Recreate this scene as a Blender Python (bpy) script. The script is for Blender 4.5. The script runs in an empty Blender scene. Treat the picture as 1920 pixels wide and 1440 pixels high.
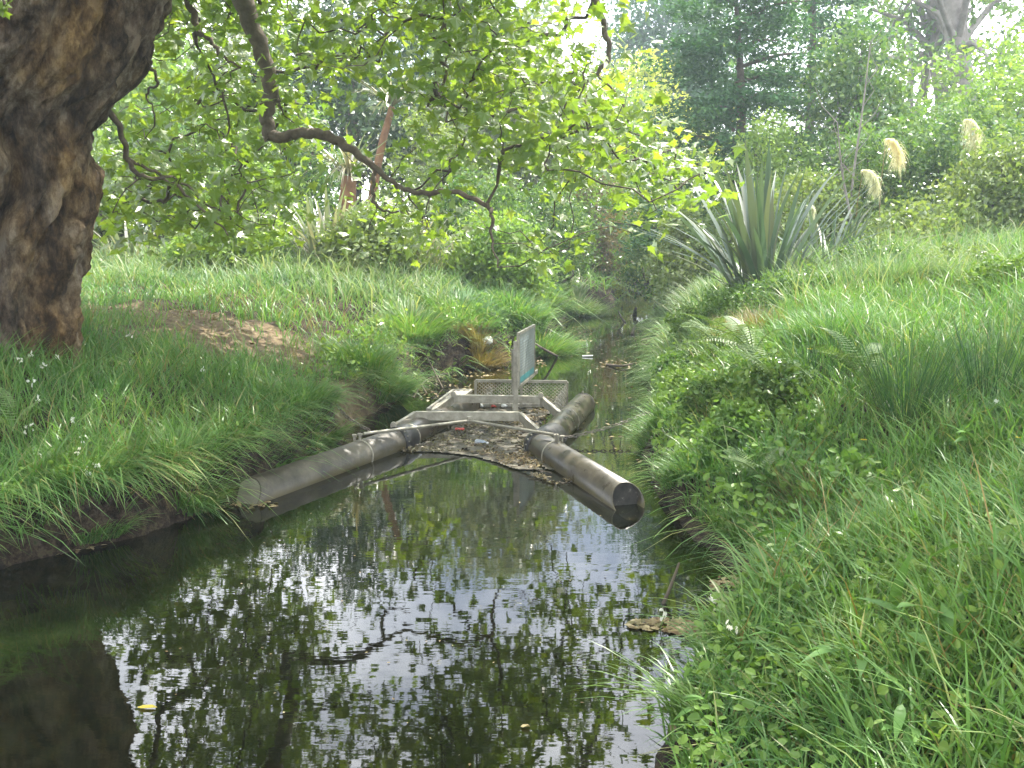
import bpy, math, random
import numpy as np
from mathutils import Matrix, Vector
rng = np.random.default_rng(7)
random.seed(7)
S = bpy.context.scene
COL = S.collection
R = math.radians

# ------------------------------------------------------------------ camera
PITCH = math.atan(300 / 1920.0)
CAMZ = 2.0
cd = bpy.data.cameras.new("camera")
cam = bpy.data.objects.new("camera", cd); COL.objects.link(cam)
cam.location = (0, 0, CAMZ); cam.rotation_euler = (math.pi / 2 - PITCH, 0, 0)
cd.sensor_width = 36; cd.lens = 36.0; cd.clip_end = 800; cd.clip_start = 0.05
cd.dof.use_dof = False
S.camera = cam

# ------------------------------------------------------------------ light
SUN_EL, SUN_AZ = 60.0, 38.0     # azimuth measured from +Y towards +X
w = bpy.data.worlds.new("World"); S.world = w; w.use_nodes = True
nt = w.node_tree; bg = nt.nodes["Background"]
sky = nt.nodes.new("ShaderNodeTexSky"); sky.sky_type = 'NISHITA'; sky.sun_disc = False
sky.sun_elevation = R(SUN_EL); sky.sun_rotation = R(SUN_AZ)
sky.air_density = 1.0; sky.dust_density = 3.0; sky.ozone_density = 1.0
tcw = nt.nodes.new("ShaderNodeTexCoord"); nw = nt.nodes.new("ShaderNodeTexNoise"); nw.inputs['Scale'].default_value = 2.6; nw.inputs['Detail'].default_value = 6; nw.inputs['Roughness'].default_value = 0.55
nt.links.new(tcw.outputs['Generated'], nw.inputs['Vector']); rw = nt.nodes.new("ShaderNodeValToRGB"); rw.color_ramp.elements[0].position = 0.42; rw.color_ramp.elements[1].position = 0.58
nt.links.new(nw.outputs[0], rw.inputs[0]); mw = nt.nodes.new("ShaderNodeMix"); mw.data_type = 'RGBA'; mw.inputs[7].default_value = (17, 17.4, 18.2, 1)
nt.links.new(rw.outputs[0], mw.inputs[0]); nt.links.new(sky.outputs[0], mw.inputs[6]); nt.links.new(mw.outputs[2], bg.inputs[0]); bg.inputs[1].default_value = 0.15
sd = bpy.data.lights.new("sun", 'SUN'); sd.energy = 5.0; sd.angle = R(0.5); sd.color = (1, 0.95, 0.86)
sun = bpy.data.objects.new("sun", sd); COL.objects.link(sun)
dirv = Vector((math.sin(R(SUN_AZ)) * math.cos(R(SUN_EL)), math.cos(R(SUN_AZ)) * math.cos(R(SUN_EL)), math.sin(R(SUN_EL))))
sun.rotation_euler = dirv.to_track_quat('Z', 'Y').to_euler(); sun.location = dirv * 50
S.view_settings.view_transform = 'Standard'; S.view_settings.look = 'None'
S.view_settings.exposure = 1.38; S.view_settings.gamma = 1
S.view_settings.use_curve_mapping = False
S.render.engine = 'CYCLES'
S.cycles.max_bounces = 8; S.cycles.diffuse_bounces = 3; S.cycles.glossy_bounces = 3
S.cycles.transmission_bounces = 5; S.cycles.transparent_max_bounces = 6
S.cycles.caustics_reflective = False; S.cycles.caustics_refractive = False
S.cycles.use_denoising = True
S.cycles.sample_clamp_indirect = 6

# ------------------------------------------------------------------ pixel helpers (layout only)
def ray(px, py):
    u, v = (px - 960) / 1920.0, (720 - py) / 1920.0
    c, s = math.cos(PITCH), math.sin(PITCH)
    return np.array([u, c + v * s, -s + v * c])
def at_z(px, py, z=0.0):
    d = ray(px, py); t = (z - CAMZ) / d[2]; return np.array([0, 0, CAMZ]) + d * t
def at_d(px, py, D):
    d = ray(px, py); return np.array([0, 0, CAMZ]) + d * (D / d[1])
def proj(P):
    P = np.atleast_2d(P); c, s = math.cos(PITCH), math.sin(PITCH)
    x, y, z = P[:, 0], P[:, 1], P[:, 2] - CAMZ
    f = y * c - z * s; u = y * s + z * c
    return 960 + 1920 * x / f, 720 - 1920 * u / f

# ------------------------------------------------------------------ noise
_prm = rng.permutation(4096)
def _h(ix, iy, iz):
    return _prm[(ix * 73 + _prm[(iy * 151 + _prm[iz & 4095]) & 4095]) & 4095] / 4095.0
def vnoise(x, y, z=0.0):
    x, y, z = np.broadcast_arrays(np.asarray(x, float), np.asarray(y, float), np.asarray(z, float))
    xi, yi, zi = np.floor(x).astype(int), np.floor(y).astype(int), np.floor(z).astype(int)
    fx, fy, fz = x - xi, y - yi, z - zi
    fx, fy, fz = [f * f * (3 - 2 * f) for f in (fx, fy, fz)]
    r = 0
    for a in (0, 1):
        for b in (0, 1):
            for c in (0, 1):
                r = r + _h(xi + a, yi + b, zi + c) * (fx if a else 1 - fx) * (fy if b else 1 - fy) * (fz if c else 1 - fz)
    return r * 2 - 1
def fbm(x, y, z=0.0, o=4):
    r = 0; a = 0.5
    for i in range(o):
        r = r + a * vnoise(np.asarray(x) * 2 ** i + 17 * i, np.asarray(y) * 2 ** i, np.asarray(z) * 2 ** i); a *= 0.5
    return r
def ss(a, b, x):
    t = np.clip((x - a) / (b - a), 0, 1); return t * t * (3 - 2 * t)

# ------------------------------------------------------------------ mesh building
class MB:
    def __init__(s): s.v = []; s.f = {}; s.n = 0
    def add(s, V, F):
        V = np.asarray(V, float).reshape(-1, 3); F = np.asarray(F, int)
        s.v.append(V); s.f.setdefault(F.shape[1], []).append(F + s.n); s.n += len(V)
    def mesh(s, name, mat=None, smooth=False):
        me = bpy.data.meshes.new(name)
        V = np.concatenate(s.v)
        loops, tot = [], []
        for k in sorted(s.f):
            F = np.concatenate(s.f[k]); loops.append(F.ravel()); tot.append(np.full(len(F), k))
        L = np.concatenate(loops); T = np.concatenate(tot)
        me.vertices.add(len(V)); me.vertices.foreach_set("co", V.astype(np.float32).ravel())
        me.loops.add(len(L)); me.loops.foreach_set("vertex_index", L.astype(np.int32))
        me.polygons.add(len(T)); st = np.concatenate([[0], np.cumsum(T)[:-1]])
        me.polygons.foreach_set("loop_start", st.astype(np.int32))
        me.polygons.foreach_set("loop_total", T.astype(np.int32))
        me.polygons.foreach_set("use_smooth", np.full(len(T), smooth))
        me.update(calc_edges=True); me.validate()
        if mat: me.materials.append(mat)
        return me
def link(name, me, parent=None, kind=None, label=None):
    o = bpy.data.objects.new(name, me); COL.objects.link(o)
    if parent is not None:
        o.parent = parent; o.matrix_parent_inverse = Matrix.Translation(-parent.location)
    if kind: o['kind'] = kind
    if label: o['label'] = label
    return o
def thing(name, loc, label, cat, group=None):
    o = bpy.data.objects.new(name, None); COL.objects.link(o); o.location = tuple(float(a) for a in loc)
    o.empty_display_size = 0.1
    o['label'] = label; o['category'] = cat
    if group: o['group'] = group
    return o
def tagged(o, label, cat, group=None):
    o['label'] = label; o['category'] = cat
    if group: o['group'] = group
    return o
def tube(mb, P, rad, n=6, cap=True):
    P = np.asarray(P, float); m = len(P); rad = np.broadcast_to(np.asarray(rad, float), (m,))
    T = np.gradient(P, axis=0); T /= np.linalg.norm(T, axis=1)[:, None] + 1e-9
    ref = np.array([0.13, 0.21, 1.0]) if abs(T[:, 2]).mean() < 0.8 else np.array([1.0, 0.1, 0.05])
    A = np.cross(T, ref); A /= np.linalg.norm(A, axis=1)[:, None]; B = np.cross(T, A)
    a = np.linspace(0, 2 * math.pi, n, endpoint=False)
    V = P[:, None] + rad[:, None, None] * (np.cos(a)[None, :, None] * A[:, None] + np.sin(a)[None, :, None] * B[:, None])
    i = np.arange(m - 1)[:, None] * n; j = np.arange(n)[None]; k = (j + 1) % n
    F = np.stack([i + j, i + k, i + n + k, i + n + j], -1).reshape(-1, 4)
    mb.add(V, F)
    if cap and n >= 3:
        for e, idx in ((0, np.arange(n)[::-1]), (m - 1, np.arange(n))):
            mb.add(V[e], idx[None])
def box(mb, c, sx, sy, sz, ax=None):
    s = np.array([[x, y, z] for x in (-.5, .5) for y in (-.5, .5) for z in (-.5, .5)]) * [sx, sy, sz]
    if ax is not None: s = s @ np.asarray(ax)
    F = [[0, 1, 3, 2], [4, 6, 7, 5], [0, 4, 5, 1], [2, 3, 7, 6], [0, 2, 6, 4], [1, 5, 7, 3]]
    mb.add(s + np.asarray(c), F)
def beam(mb, a, b, wid, hgt, up=(0, 0, 1)):
    a = np.asarray(a, float); b = np.asarray(b, float); d = b - a; L = np.linalg.norm(d); x = d / L
    y = np.cross(up, x); y /= np.linalg.norm(y); z = np.cross(x, y)
    box(mb, (a + b) / 2, L, wid, hgt, np.stack([x, y, z]))
def smoothpath(pts, n=6):
    P = np.asarray(pts, float); out = []
    Q = np.vstack([2 * P[0] - P[1], P, 2 * P[-1] - P[-2]])
    for i in range(1, len(Q) - 2):
        for t in np.linspace(0, 1, n, endpoint=False):
            p0, p1, p2, p3 = Q[i - 1:i + 3]
            out.append(0.5 * ((2 * p1) + (-p0 + p2) * t + (2 * p0 - 5 * p1 + 4 * p2 - p3) * t * t + (-p0 + 3 * p1 - 3 * p2 + p3) * t ** 3))
    out.append(P[-1]); return np.array(out)

# ------------------------------------------------------------------ materials
def newmat(name):
    m = bpy.data.materials.new(name); m.use_nodes = True; t = m.node_tree
    for n in list(t.nodes): t.nodes.remove(n)
    o = t.nodes.new("ShaderNodeOutputMaterial"); return m, t, o
def ramp(t, fac, cols):
    r = t.nodes.new("ShaderNodeValToRGB"); e = r.color_ramp.elements
    while len(e) < len(cols): e.new(0.5)
    for i, (p, c) in enumerate(cols):
        e[i].position = p; e[i].color = (*c, 1)
    t.links.new(fac, r.inputs[0]); return r.outputs[0]
def noise(t, scale, detail=4, rough=0.6, coord='Object', stretch=None):
    tc = t.nodes.new("ShaderNodeTexCoord"); src = tc.outputs[coord]
    if stretch:
        mp = t.nodes.new("ShaderNodeMapping"); mp.inputs['Scale'].default_value = stretch
        t.links.new(src, mp.inputs[0]); src = mp.outputs[0]
    n = t.nodes.new("ShaderNodeTexNoise"); n.inputs['Scale'].default_value = scale
    n.inputs['Detail'].default_value = detail; n.inputs['Roughness'].default_value = rough
    t.links.new(src, n.inputs['Vector']); return n.outputs[0]
def leafmat(name, cols, trans=0.45, gloss=0.12, rough=0.4, tint=(1.25, 1.35, 0.5)):
    """cols: list of base colours spread over leaves at random"""
    m, t, o = newmat(name)
    g = t.nodes.new("ShaderNodeNewGeometry"); oi = t.nodes.new("ShaderNodeObjectInfo")
    ad = t.nodes.new("ShaderNodeMath"); ad.operation = 'ADD'
    t.links.new(g.outputs['Random Per Island'], ad.inputs[0]); t.links.new(oi.outputs['Random'], ad.inputs[1])
    fr = t.nodes.new("ShaderNodeMath"); fr.operation = 'FRACT'; t.links.new(ad.outputs[0], fr.inputs[0])
    c = ramp(t, fr.outputs[0], [(i / max(1, len(cols) - 1), k) for i, k in enumerate(cols)])
    # broad patches where the growth is a bit yellower
    nz = noise(t, 0.9, 2, 0.5, 'Object')
    mx = t.nodes.new("ShaderNodeMix"); mx.data_type = 'RGBA'; mx.blend_type = 'MULTIPLY'
    pr = ramp(t, nz, [(0.3, (0.8, 0.9, 0.9)), (0.7, (1.2, 1.1, 0.9))])
    mx.inputs[0].default_value = 1; t.links.new(c, mx.inputs[6]); t.links.new(pr, mx.inputs[7]); c = mx.outputs[2]
    d = t.nodes.new("ShaderNodeBsdfDiffuse"); t.links.new(c, d.inputs[0])
    tr = t.nodes.new("ShaderNodeBsdfTranslucent")
    m2 = t.nodes.new("ShaderNodeMix"); m2.data_type = 'RGBA'; m2.blend_type = 'MULTIPLY'; m2.inputs[0].default_value = 1
    t.links.new(c, m2.inputs[6]); m2.inputs[7].default_value = (*tint, 1); m2.clamp_result = False
    t.links.new(m2.outputs[2], tr.inputs[0])
    a = t.nodes.new("ShaderNodeMixShader"); a.inputs[0].default_value = trans
    t.links.new(d.outputs[0], a.inputs[1]); t.links.new(tr.outputs[0], a.inputs[2])
    gl = t.nodes.new("ShaderNodeBsdfGlossy"); gl.inputs['Roughness'].default_value = rough
    gl.inputs[0].default_value = (1, 1, 1, 1)
    lw = t.nodes.new("ShaderNodeFresnel"); lw.inputs[0].default_value = 1.4
    ml = t.nodes.new("ShaderNodeMath"); ml.operation = 'MULTIPLY'; ml.inputs[1].default_value = gloss * 5
    ml.use_clamp = True
    t.links.new(lw.outputs[0], ml.inputs[0])
    mn = t.nodes.new('ShaderNodeMath'); mn.operation = 'MINIMUM'; mn.inputs[1].default_value = gloss * 0.6
    t.links.new(ml.outputs[0], mn.inputs[0]); ml = mn
    b = t.nodes.new("ShaderNodeMixShader"); t.links.new(ml.outputs[0], b.inputs[0])
    t.links.new(a.outputs[0], b.inputs[1]); t.links.new(gl.outputs[0], b.inputs[2])
    t.links.new(b.outputs[0], o.inputs[0]); return m
def pmat(name, cols, scale=6, rough=0.7, metal=0, bump=0.2, stretch=None, detail=6, spec=0.5, bscale=None, bdist=0.02):
    m, t, o = newmat(name); p = t.nodes.new("ShaderNodeBsdfPrincipled")
    n = noise(t, scale, detail, 0.65, 'Object', stretch)
    t.links.new(ramp(t, n, cols), p.inputs['Base Color'])
    p.inputs['Roughness'].default_value = rough; p.inputs['Metallic'].default_value = metal
    p.inputs['Specular IOR Level'].default_value = spec
    if bump:
        n2 = noise(t, bscale or scale * 3, 6, 0.7, 'Object', stretch)
        b = t.nodes.new("ShaderNodeBump"); b.inputs['Strength'].default_value = bump; b.inputs['Distance'].default_value = bdist
        t.links.new(n2, b.inputs['Height']); t.links.new(b.outputs[0], p.inputs['Normal'])
    t.links.new(p.outputs[0], o.inputs[0]); return m

M = {}
M['soil'] = pmat('soil', [(0.3, (0.028, 0.016, 0.010)), (0.55, (0.07, 0.045, 0.026)), (0.75, (0.13, 0.095, 0.055))], 3, 0.95, bump=0.8, bscale=18, bdist=0.04)
m, t, o = newmat('plane_bark'); M['bark'] = m; p = t.nodes.new("ShaderNodeBsdfPrincipled"); p.inputs['Roughness'].default_value = 0.9; p.inputs['Specular IOR Level'].default_value = 0.25
cA = ramp(t, noise(t, 5, 10, 0.75, 'Object', (1, 1, 0.5)), [(0.40, (0.03, 0.02, 0.013)), (0.48, (0.10, 0.068, 0.043)), (0.54, (0.18, 0.13, 0.085)), (0.62, (0.33, 0.26, 0.19))])
cB = ramp(t, noise(t, 1.1, 4, 0.6, 'Object', (1, 1, 0.6)), [(0.36, (0.75, 0.68, 0.66)), (0.5, (0.95, 1, 1.05)), (0.62, (1.2, 1.02, 0.65))])
mx = t.nodes.new("ShaderNodeMix"); mx.data_type = 'RGBA'; mx.blend_type = 'MULTIPLY'; mx.inputs[0].default_value = 1; t.links.new(cA, mx.inputs[6]); t.links.new(cB, mx.inputs[7]); t.links.new(mx.outputs[2], p.inputs['Base Color'])
b1 = t.nodes.new("ShaderNodeBump"); b1.inputs['Strength'].default_value = 1; b1.inputs['Distance'].default_value = 0.07; t.links.new(noise(t, 12, 10, 0.8, 'Object', (1, 1, 0.35)), b1.inputs['Height'])
b2 = t.nodes.new("ShaderNodeBump"); b2.inputs['Strength'].default_value = 0.8; b2.inputs['Distance'].default_value = 0.02; t.links.new(noise(t, 45, 6, 0.7, 'Object', (1, 1, 0.5)), b2.inputs['Height']); t.links.new(b1.outputs[0], b2.inputs['Normal'])
t.links.new(b2.outputs[0], p.inputs['Normal']); t.links.new(p.outputs[0], o.inputs[0])
M['limb'] = pmat('limb_bark', [(0.3, (0.06, 0.045, 0.03)), (0.6, (0.14, 0.11, 0.08)), (0.8, (0.2, 0.17, 0.13))], 9, 0.9, bump=0.5, bscale=30)
M['twig'] = pmat('twig_bark', [(0.3, (0.05, 0.038, 0.025)), (0.7, (0.11, 0.085, 0.06))], 9, 0.9, bump=0)
M['greybark'] = pmat('grey_bark', [(0.3, (0.12, 0.10, 0.085)), (0.7, (0.3, 0.27, 0.24))], 3, 0.9, bump=0.5)
M['brownbark'] = pmat('brown_bark', [(0.3, (0.09, 0.045, 0.02)), (0.7, (0.22, 0.11, 0.05))], 5, 0.9, bump=0.4)
def pipemat(name, cols, rough):
    m, t, o = newmat(name); p = t.nodes.new("ShaderNodeBsdfPrincipled")
    c = ramp(t, noise(t, 4, 10, 0.75), cols); g = t.nodes.new("ShaderNodeNewGeometry"); sp = t.nodes.new("ShaderNodeSeparateXYZ"); t.links.new(g.outputs['Position'], sp.inputs[0])
    ma = t.nodes.new("ShaderNodeMath"); ma.operation = 'MULTIPLY_ADD'; ma.inputs[1].default_value = 0.16; t.links.new(noise(t, 7, 6, 0.7), ma.inputs[0]); t.links.new(sp.outputs[2], ma.inputs[2])
    r1 = ramp(t, ma.outputs[0], [(0.085, (1, 1, 1)), (0.15, (0, 0, 0))])
    mx = t.nodes.new("ShaderNodeMix"); mx.data_type = 'RGBA'; t.links.new(r1, mx.inputs[0]); t.links.new(c, mx.inputs[6]); mx.inputs[7].default_value = (0.075, 0.062, 0.026, 1)
    sc = ramp(t, noise(t, 30, 4, 0.8, 'Object', (1, 1, 1)), [(0.66, (1, 1, 1)), (0.7, (1.9, 1.8, 1.6))]); m3 = t.nodes.new("ShaderNodeMix"); m3.data_type = 'RGBA'; m3.blend_type = 'MULTIPLY'; m3.inputs[0].default_value = 1
    t.links.new(mx.outputs[2], m3.inputs[6]); t.links.new(sc, m3.inputs[7]); t.links.new(m3.outputs[2], p.inputs['Base Color'])
    rr = t.nodes.new("ShaderNodeMath"); rr.operation = 'MULTIPLY_ADD'; rr.inputs[1].default_value = 0.4; rr.inputs[2].default_value = rough; t.links.new(noise(t, 8, 6, .7), rr.inputs[0]); t.links.new(rr.outputs[0], p.inputs['Roughness'])
    t.links.new(p.outputs[0], o.inputs[0]); return m
M['pipe'] = pipemat('weathered_plastic_pipe', [(0.3, (0.022, 0.018, 0.013)), (0.5, (0.05, 0.042, 0.03)), (0.72, (0.095, 0.082, 0.055))], 0.12)
M['pipe_dull'] = pipemat('muddy_plastic_pipe', [(0.35, (0.024, 0.02, 0.014)), (0.5, (0.058, 0.05, 0.036)), (0.66, (0.11, 0.097, 0.068))], 0.28)
M['black'] = pmat('black_rubber', [(0.3, (0.008, 0.008, 0.009)), (0.7, (0.03, 0.028, 0.026))], 12, 0.45, bump=0.1)
M['capdark'] = pmat('dark_cap_plate', [(0.35, (0.02, 0.019, 0.018)), (0.6, (0.06, 0.055, 0.048)), (0.72, (0.3, 0.28, 0.24))], 14, 0.5, bump=0.1)
M['caplight'] = pmat('mossy_cap_plate', [(0.3, (0.12, 0.11, 0.07)), (0.6, (0.17, 0.16, 0.12))], 9, 0.7, bump=0.1)
M['alu'] = pmat('weathered_aluminium', [(0.3, (0.16, 0.145, 0.11)), (0.5, (0.26, 0.24, 0.19)), (0.7, (0.36, 0.34, 0.28))], 12, 0.5, metal=0.25, bump=0.08)
M['stripe'] = pmat('pale_blue_stripe', [(0.4, (0.1, 0.24, 0.28)), (0.7, (0.16, 0.34, 0.38))], 9, 0.5, bump=0)
M['sign'] = pmat('sign_face', [(0.3, (0.14, 0.16, 0.15)), (0.7, (0.2, 0.215, 0.195))], 6, 0.55, bump=0)
M['signband'] = pmat('sign_teal', [(0.3, (0.03, 0.17, 0.18)), (0.7, (0.05, 0.23, 0.24))], 9, 0.5, bump=0)
M['ink'] = pmat('sign_ink', [(0.3, (0.2, 0.24, 0.25)), (0.7, (0.26, 0.3, 0.3))], 9, 0.6, bump=0)
M['chain'] = pmat('rusty_chain', [(0.3, (0.1, 0.08, 0.065)), (0.7, (0.24, 0.21, 0.18))], 30, 0.6, metal=0.5, bump=0)
M['white'] = pmat('white_plastic', [(0.3, (0.7, 0.7, 0.7)), (0.7, (0.82, 0.82, 0.82))], 9, 0.4, bump=0)
M['red'] = pmat('red_plastic', [(0.3, (0.55, 0.06, 0.05)), (0.7, (0.65, 0.1, 0.08))], 9, 0.4, bump=0)
M['blue'] = pmat('blue_plastic', [(0.3, (0.12, 0.16, 0.24)), (0.7, (0.4, 0.42, 0.45))], 9, 0.3, bump=0)
M['yellow'] = leafmat('yellow_leaf', [(0.45, 0.38, 0.06), (0.6, 0.5, 0.1)], 0.3)
M['petalw'] = leafmat('white_petal', [(0.75, 0.75, 0.75), (0.85, 0.85, 0.82)], 0.4, 0.02, tint=(1, 1, 1))
M['petaly'] = leafmat('yellow_petal', [(0.75, 0.5, 0.03), (0.8, 0.6, 0.05)], 0.4, 0.02, tint=(1, 1, 1))
M['litter'] = leafmat('dead_leaf', [(0.08, 0.05, 0.03), (0.2, 0.14, 0.08), (0.34, 0.27, 0.17), (0.13, 0.12, 0.06), (0.25, 0.2, 0.12), (0.4, 0.33, 0.22)], 0.15, 0.05)
M['raft'] = leafmat('wet_litter', [(0.06, 0.043, 0.028), (0.13, 0.10, 0.065), (0.22, 0.18, 0.115), (0.09, 0.09, 0.045), (0.07, 0.05, 0.03), (0.24, 0.2, 0.13), (0.05, 0.04, 0.025)], 0.1, 0.05)
M['plane'] = leafmat('plane_leaf', [(0.10, 0.17, 0.03), (0.15, 0.23, 0.045), (0.12, 0.19, 0.035), (0.2, 0.27, 0.055)], 0.5, 0.16, 0.45, (1.9, 1.85, 0.75))
M['grass'] = leafmat('grass_blade', [(0.07, 0.155, 0.04), (0.115, 0.23, 0.065), (0.09, 0.195, 0.05), (0.17, 0.29, 0.09), (0.08, 0.18, 0.055), (0.14, 0.25, 0.07), (0.27, 0.27, 0.13)], 0.35, 0.06, 0.4, (1.4, 1.5, 0.7))
M['grassblue'] = leafmat('tussock_blade', [(0.10, 0.17, 0.07), (0.15, 0.24, 0.11), (0.2, 0.27, 0.14), (0.3, 0.31, 0.18)], 0.35, 0.04, 0.45, (1.2, 1.3, 0.7))
M['drygrass'] = leafmat('dry_grass', [(0.2, 0.15, 0.07), (0.3, 0.23, 0.12), (0.16, 0.14, 0.05), (0.26, 0.17, 0.08)], 0.3, 0.04)
M['rush'] = leafmat('rush_stem', [(0.03, 0.085, 0.035), (0.05, 0.12, 0.045), (0.09, 0.14, 0.05)], 0.1, 0.06)
M['herb'] = leafmat('herb_leaf', [(0.08, 0.15, 0.03), (0.13, 0.22, 0.05), (0.18, 0.28, 0.07), (0.1, 0.17, 0.045)], 0.35, 0.08, 0.35)
M['dock'] = leafmat('dock_leaf', [(0.08, 0.17, 0.05), (0.12, 0.23, 0.07), (0.14, 0.26, 0.08)], 0.35, 0.04, 0.4)
M['fern'] = leafmat('fern_frond', [(0.09, 0.16, 0.05), (0.14, 0.2, 0.08), (0.17, 0.23, 0.1)], 0.3, 0.06)
M['flax'] = leafmat('flax_blade', [(0.08, 0.115, 0.095), (0.10, 0.135, 0.115), (0.14, 0.175, 0.15), (0.09, 0.125, 0.105), (0.17, 0.17, 0.12), (0.11, 0.14, 0.12)], 0.2, 0.07, 0.35, (1.0, 1.3, 0.6))
M['flaxpale'] = leafmat('pale_flax_blade', [(0.16, 0.2, 0.13), (0.28, 0.25, 0.17), (0.3, 0.29, 0.22), (0.14, 0.19, 0.1)], 0.35, 0.2, 0.35, (1.0, 1.1, 0.7))
M['plume'] = leafmat('toetoe_plume', [(0.72, 0.69, 0.48), (0.8, 0.78, 0.6)], 0.5, 0.01, tint=(1, 1, 0.9))
G = lambda n, a, **k: leafmat(n, [tuple(min(.6, c * 1.12) for c in q) for q in a], **k)
M['f_olive'] = G('olive_foliage', [(0.1, 0.15, 0.045), (0.15, 0.21, 0.07), (0.2, 0.25, 0.1), (0.13, 0.17, 0.06)], trans=0.4, gloss=0.14, rough=0.25)
M['f_lime'] = G('lime_foliage', [(0.11, 0.19, 0.035), (0.17, 0.26, 0.06), (0.22, 0.3, 0.08)], trans=0.45, gloss=0.1, rough=0.3)
M['f_dark'] = G('dark_foliage', [(0.022, 0.05, 0.02), (0.04, 0.08, 0.03), (0.06, 0.1, 0.04)], trans=0.25, gloss=0.1)
M['f_mid'] = G('mid_foliage', [(0.06, 0.12, 0.04), (0.09, 0.17, 0.05), (0.13, 0.2, 0.07), (0.16, 0.24, 0.07)], trans=0.4, gloss=0.14, rough=0.25)
M['f_conifer'] = G('conifer_foliage', [(0.03, 0.085, 0.04), (0.05, 0.12, 0.055), (0.08, 0.17, 0.06)], trans=0.3, gloss=0.05)
M['f_yellow'] = G('yellow_foliage', [(0.3, 0.33, 0.09), (0.4, 0.4, 0.14), (0.26, 0.32, 0.09)], trans=0.45, gloss=0.05)
M['f_brown'] = G('brown_foliage', [(0.2, 0.13, 0.08), (0.26, 0.2, 0.12), (0.13, 0.14, 0.05), (0.3, 0.22, 0.16)], trans=0.3, gloss=0.05)
M['f_silver'] = G('silver_foliage', [(0.13, 0.17, 0.1), (0.2, 0.23, 0.15), (0.27, 0.28, 0.2)], trans=0.35, gloss=0.14, rough=0.3)

# ground: earth, bare worn patch, mossy green between the blades
m, t, o = newmat('ground_earth'); M['ground'] = m
p = t.nodes.new("ShaderNodeBsdfPrincipled"); p.inputs['Roughness'].default_value = 0.95
p.inputs['Specular IOR Level'].default_value = 0.2
c1 = ramp(t, noise(t, 11, 10, 0.8), [(0.40, (0.010, 0.007, 0.005)), (0.5, (0.034, 0.023, 0.015)), (0.56, (0.075, 0.055, 0.034)), (0.64, (0.03, 0.045, 0.015))])
c2 = ramp(t, noise(t, 9, 8, 0.7), [(0.3, (0.09, 0.06, 0.035)), (0.5, (0.17, 0.125, 0.075)), (0.7, (0.28, 0.22, 0.13))])
at = t.nodes.new("ShaderNodeAttribute"); at.attribute_name = "bare"
mx = t.nodes.new("ShaderNodeMix"); mx.data_type = 'RGBA'
t.links.new(at.outputs['Fac'], mx.inputs[0]); t.links.new(c1, mx.inputs[6]); t.links.new(c2, mx.inputs[7])
t.links.new(mx.outputs[2], p.inputs['Base Color'])
b = t.nodes.new("ShaderNodeBump"); b.inputs['Strength'].default_value = 0.9; b.inputs['Distance'].default_value = 0.05
t.links.new(noise(t, 16, 8, 0.75), b.inputs['Height']); t.links.new(b.outputs[0], p.inputs['Normal'])
t.links.new(p.outputs[0], o.inputs[0])

# water: mirror by fresnel over tea-coloured clear water
m, t, o = newmat('stream_water'); M['water'] = m
tr = t.nodes.new("ShaderNodeBsdfTransparent"); tr.inputs[0].default_value = (0.22, 0.18, 0.10, 1)
df = t.nodes.new("ShaderNodeBsdfDiffuse"); df.inputs[0].default_value = (0.016, 0.019, 0.008, 1)
mA = t.nodes.new("ShaderNodeMixShader"); mA.inputs[0].default_value = 0.3
t.links.new(tr.outputs[0], mA.inputs[1]); t.links.new(df.outputs[0], mA.inputs[2])
gl = t.nodes.new("ShaderNodeBsdfGlossy"); gl.inputs['Roughness'].default_value = 0.015; gl.inputs[0].default_value = (1, 1, 1, 1)
fn = t.nodes.new("ShaderNodeFresnel"); fn.inputs[0].default_value = 1.5
n1 = noise(t, 3.0, 2, 0.5, 'Object', (0.8, 2.6, 1)); n2 = noise(t, 11, 2, 0.5, 'Object', (0.7, 2.4, 1))
ad = t.nodes.new("ShaderNodeMath"); ad.operation = 'MULTIPLY_ADD'; ad.inputs[1].default_value = 0.22
t.links.new(n2, ad.inputs[0]); t.links.new(n1, ad.inputs[2])
b = t.nodes.new("ShaderNodeBump"); b.inputs['Strength'].default_value = 0.5; b.inputs['Distance'].default_value = 0.0011
t.links.new(ad.outputs[0], b.inputs['Height']); t.links.new(b.outputs[0], gl.inputs['Normal'])
mB = t.nodes.new("ShaderNodeMixShader"); t.links.new(fn.outputs[0], mB.inputs[0])
t.links.new(mA.outputs[0], mB.inputs[1]); t.links.new(gl.outputs[0], mB.inputs[2]); t.links.new(mB.outputs[0], o.inputs[0])

# ------------------------------------------------------------------ stream plan
LB = [(-120, 1110), (0, 1062), (120, 1037), (250, 1006), (340, 975), (430, 945), (520, 900), (590, 862), (640, 815), (690, 778), (735, 757), (765, 728), (800, 705), (845, 700),
      (895, 690), (960, 678), (1010, 662), (1036, 640), (1056, 610), (1068, 592), (1110, 586), (1146, 578), (1152, 562), (1150, 550)]
RB = [(1240, 546), (1228, 562), (1228, 590), (1242, 625), (1232, 662), (1218, 720), (1214, 800), (1216, 880), (1240, 935), (1285, 990), (1345, 1040), (1395, 1085), (1378, 1130), (1335, 1200), (1302, 1270), (1270, 1350), (1242, 1440)]
Lp = [at_z(a, b)[:2] for a, b in LB]; Rp = [at_z(a, b)[:2] for a, b in RB]
Lpoly = np.array([[-5.2, -12], [-5.6, -3], [-5.4, 1.0], [-4.6, 3.6]] + Lp + [[2.2, 31], [1.0, 34], [-2, 37]])
Rpoly = np.array([[1, 39], [3.2, 35.5]] + Rp + [[0.42, 2.6], [0.25, 1.2], [-0.6, -0.5], [-1.6, -3], [-2, -12]])
STREAM = np.vstack([Lpoly, Rpoly])
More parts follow.
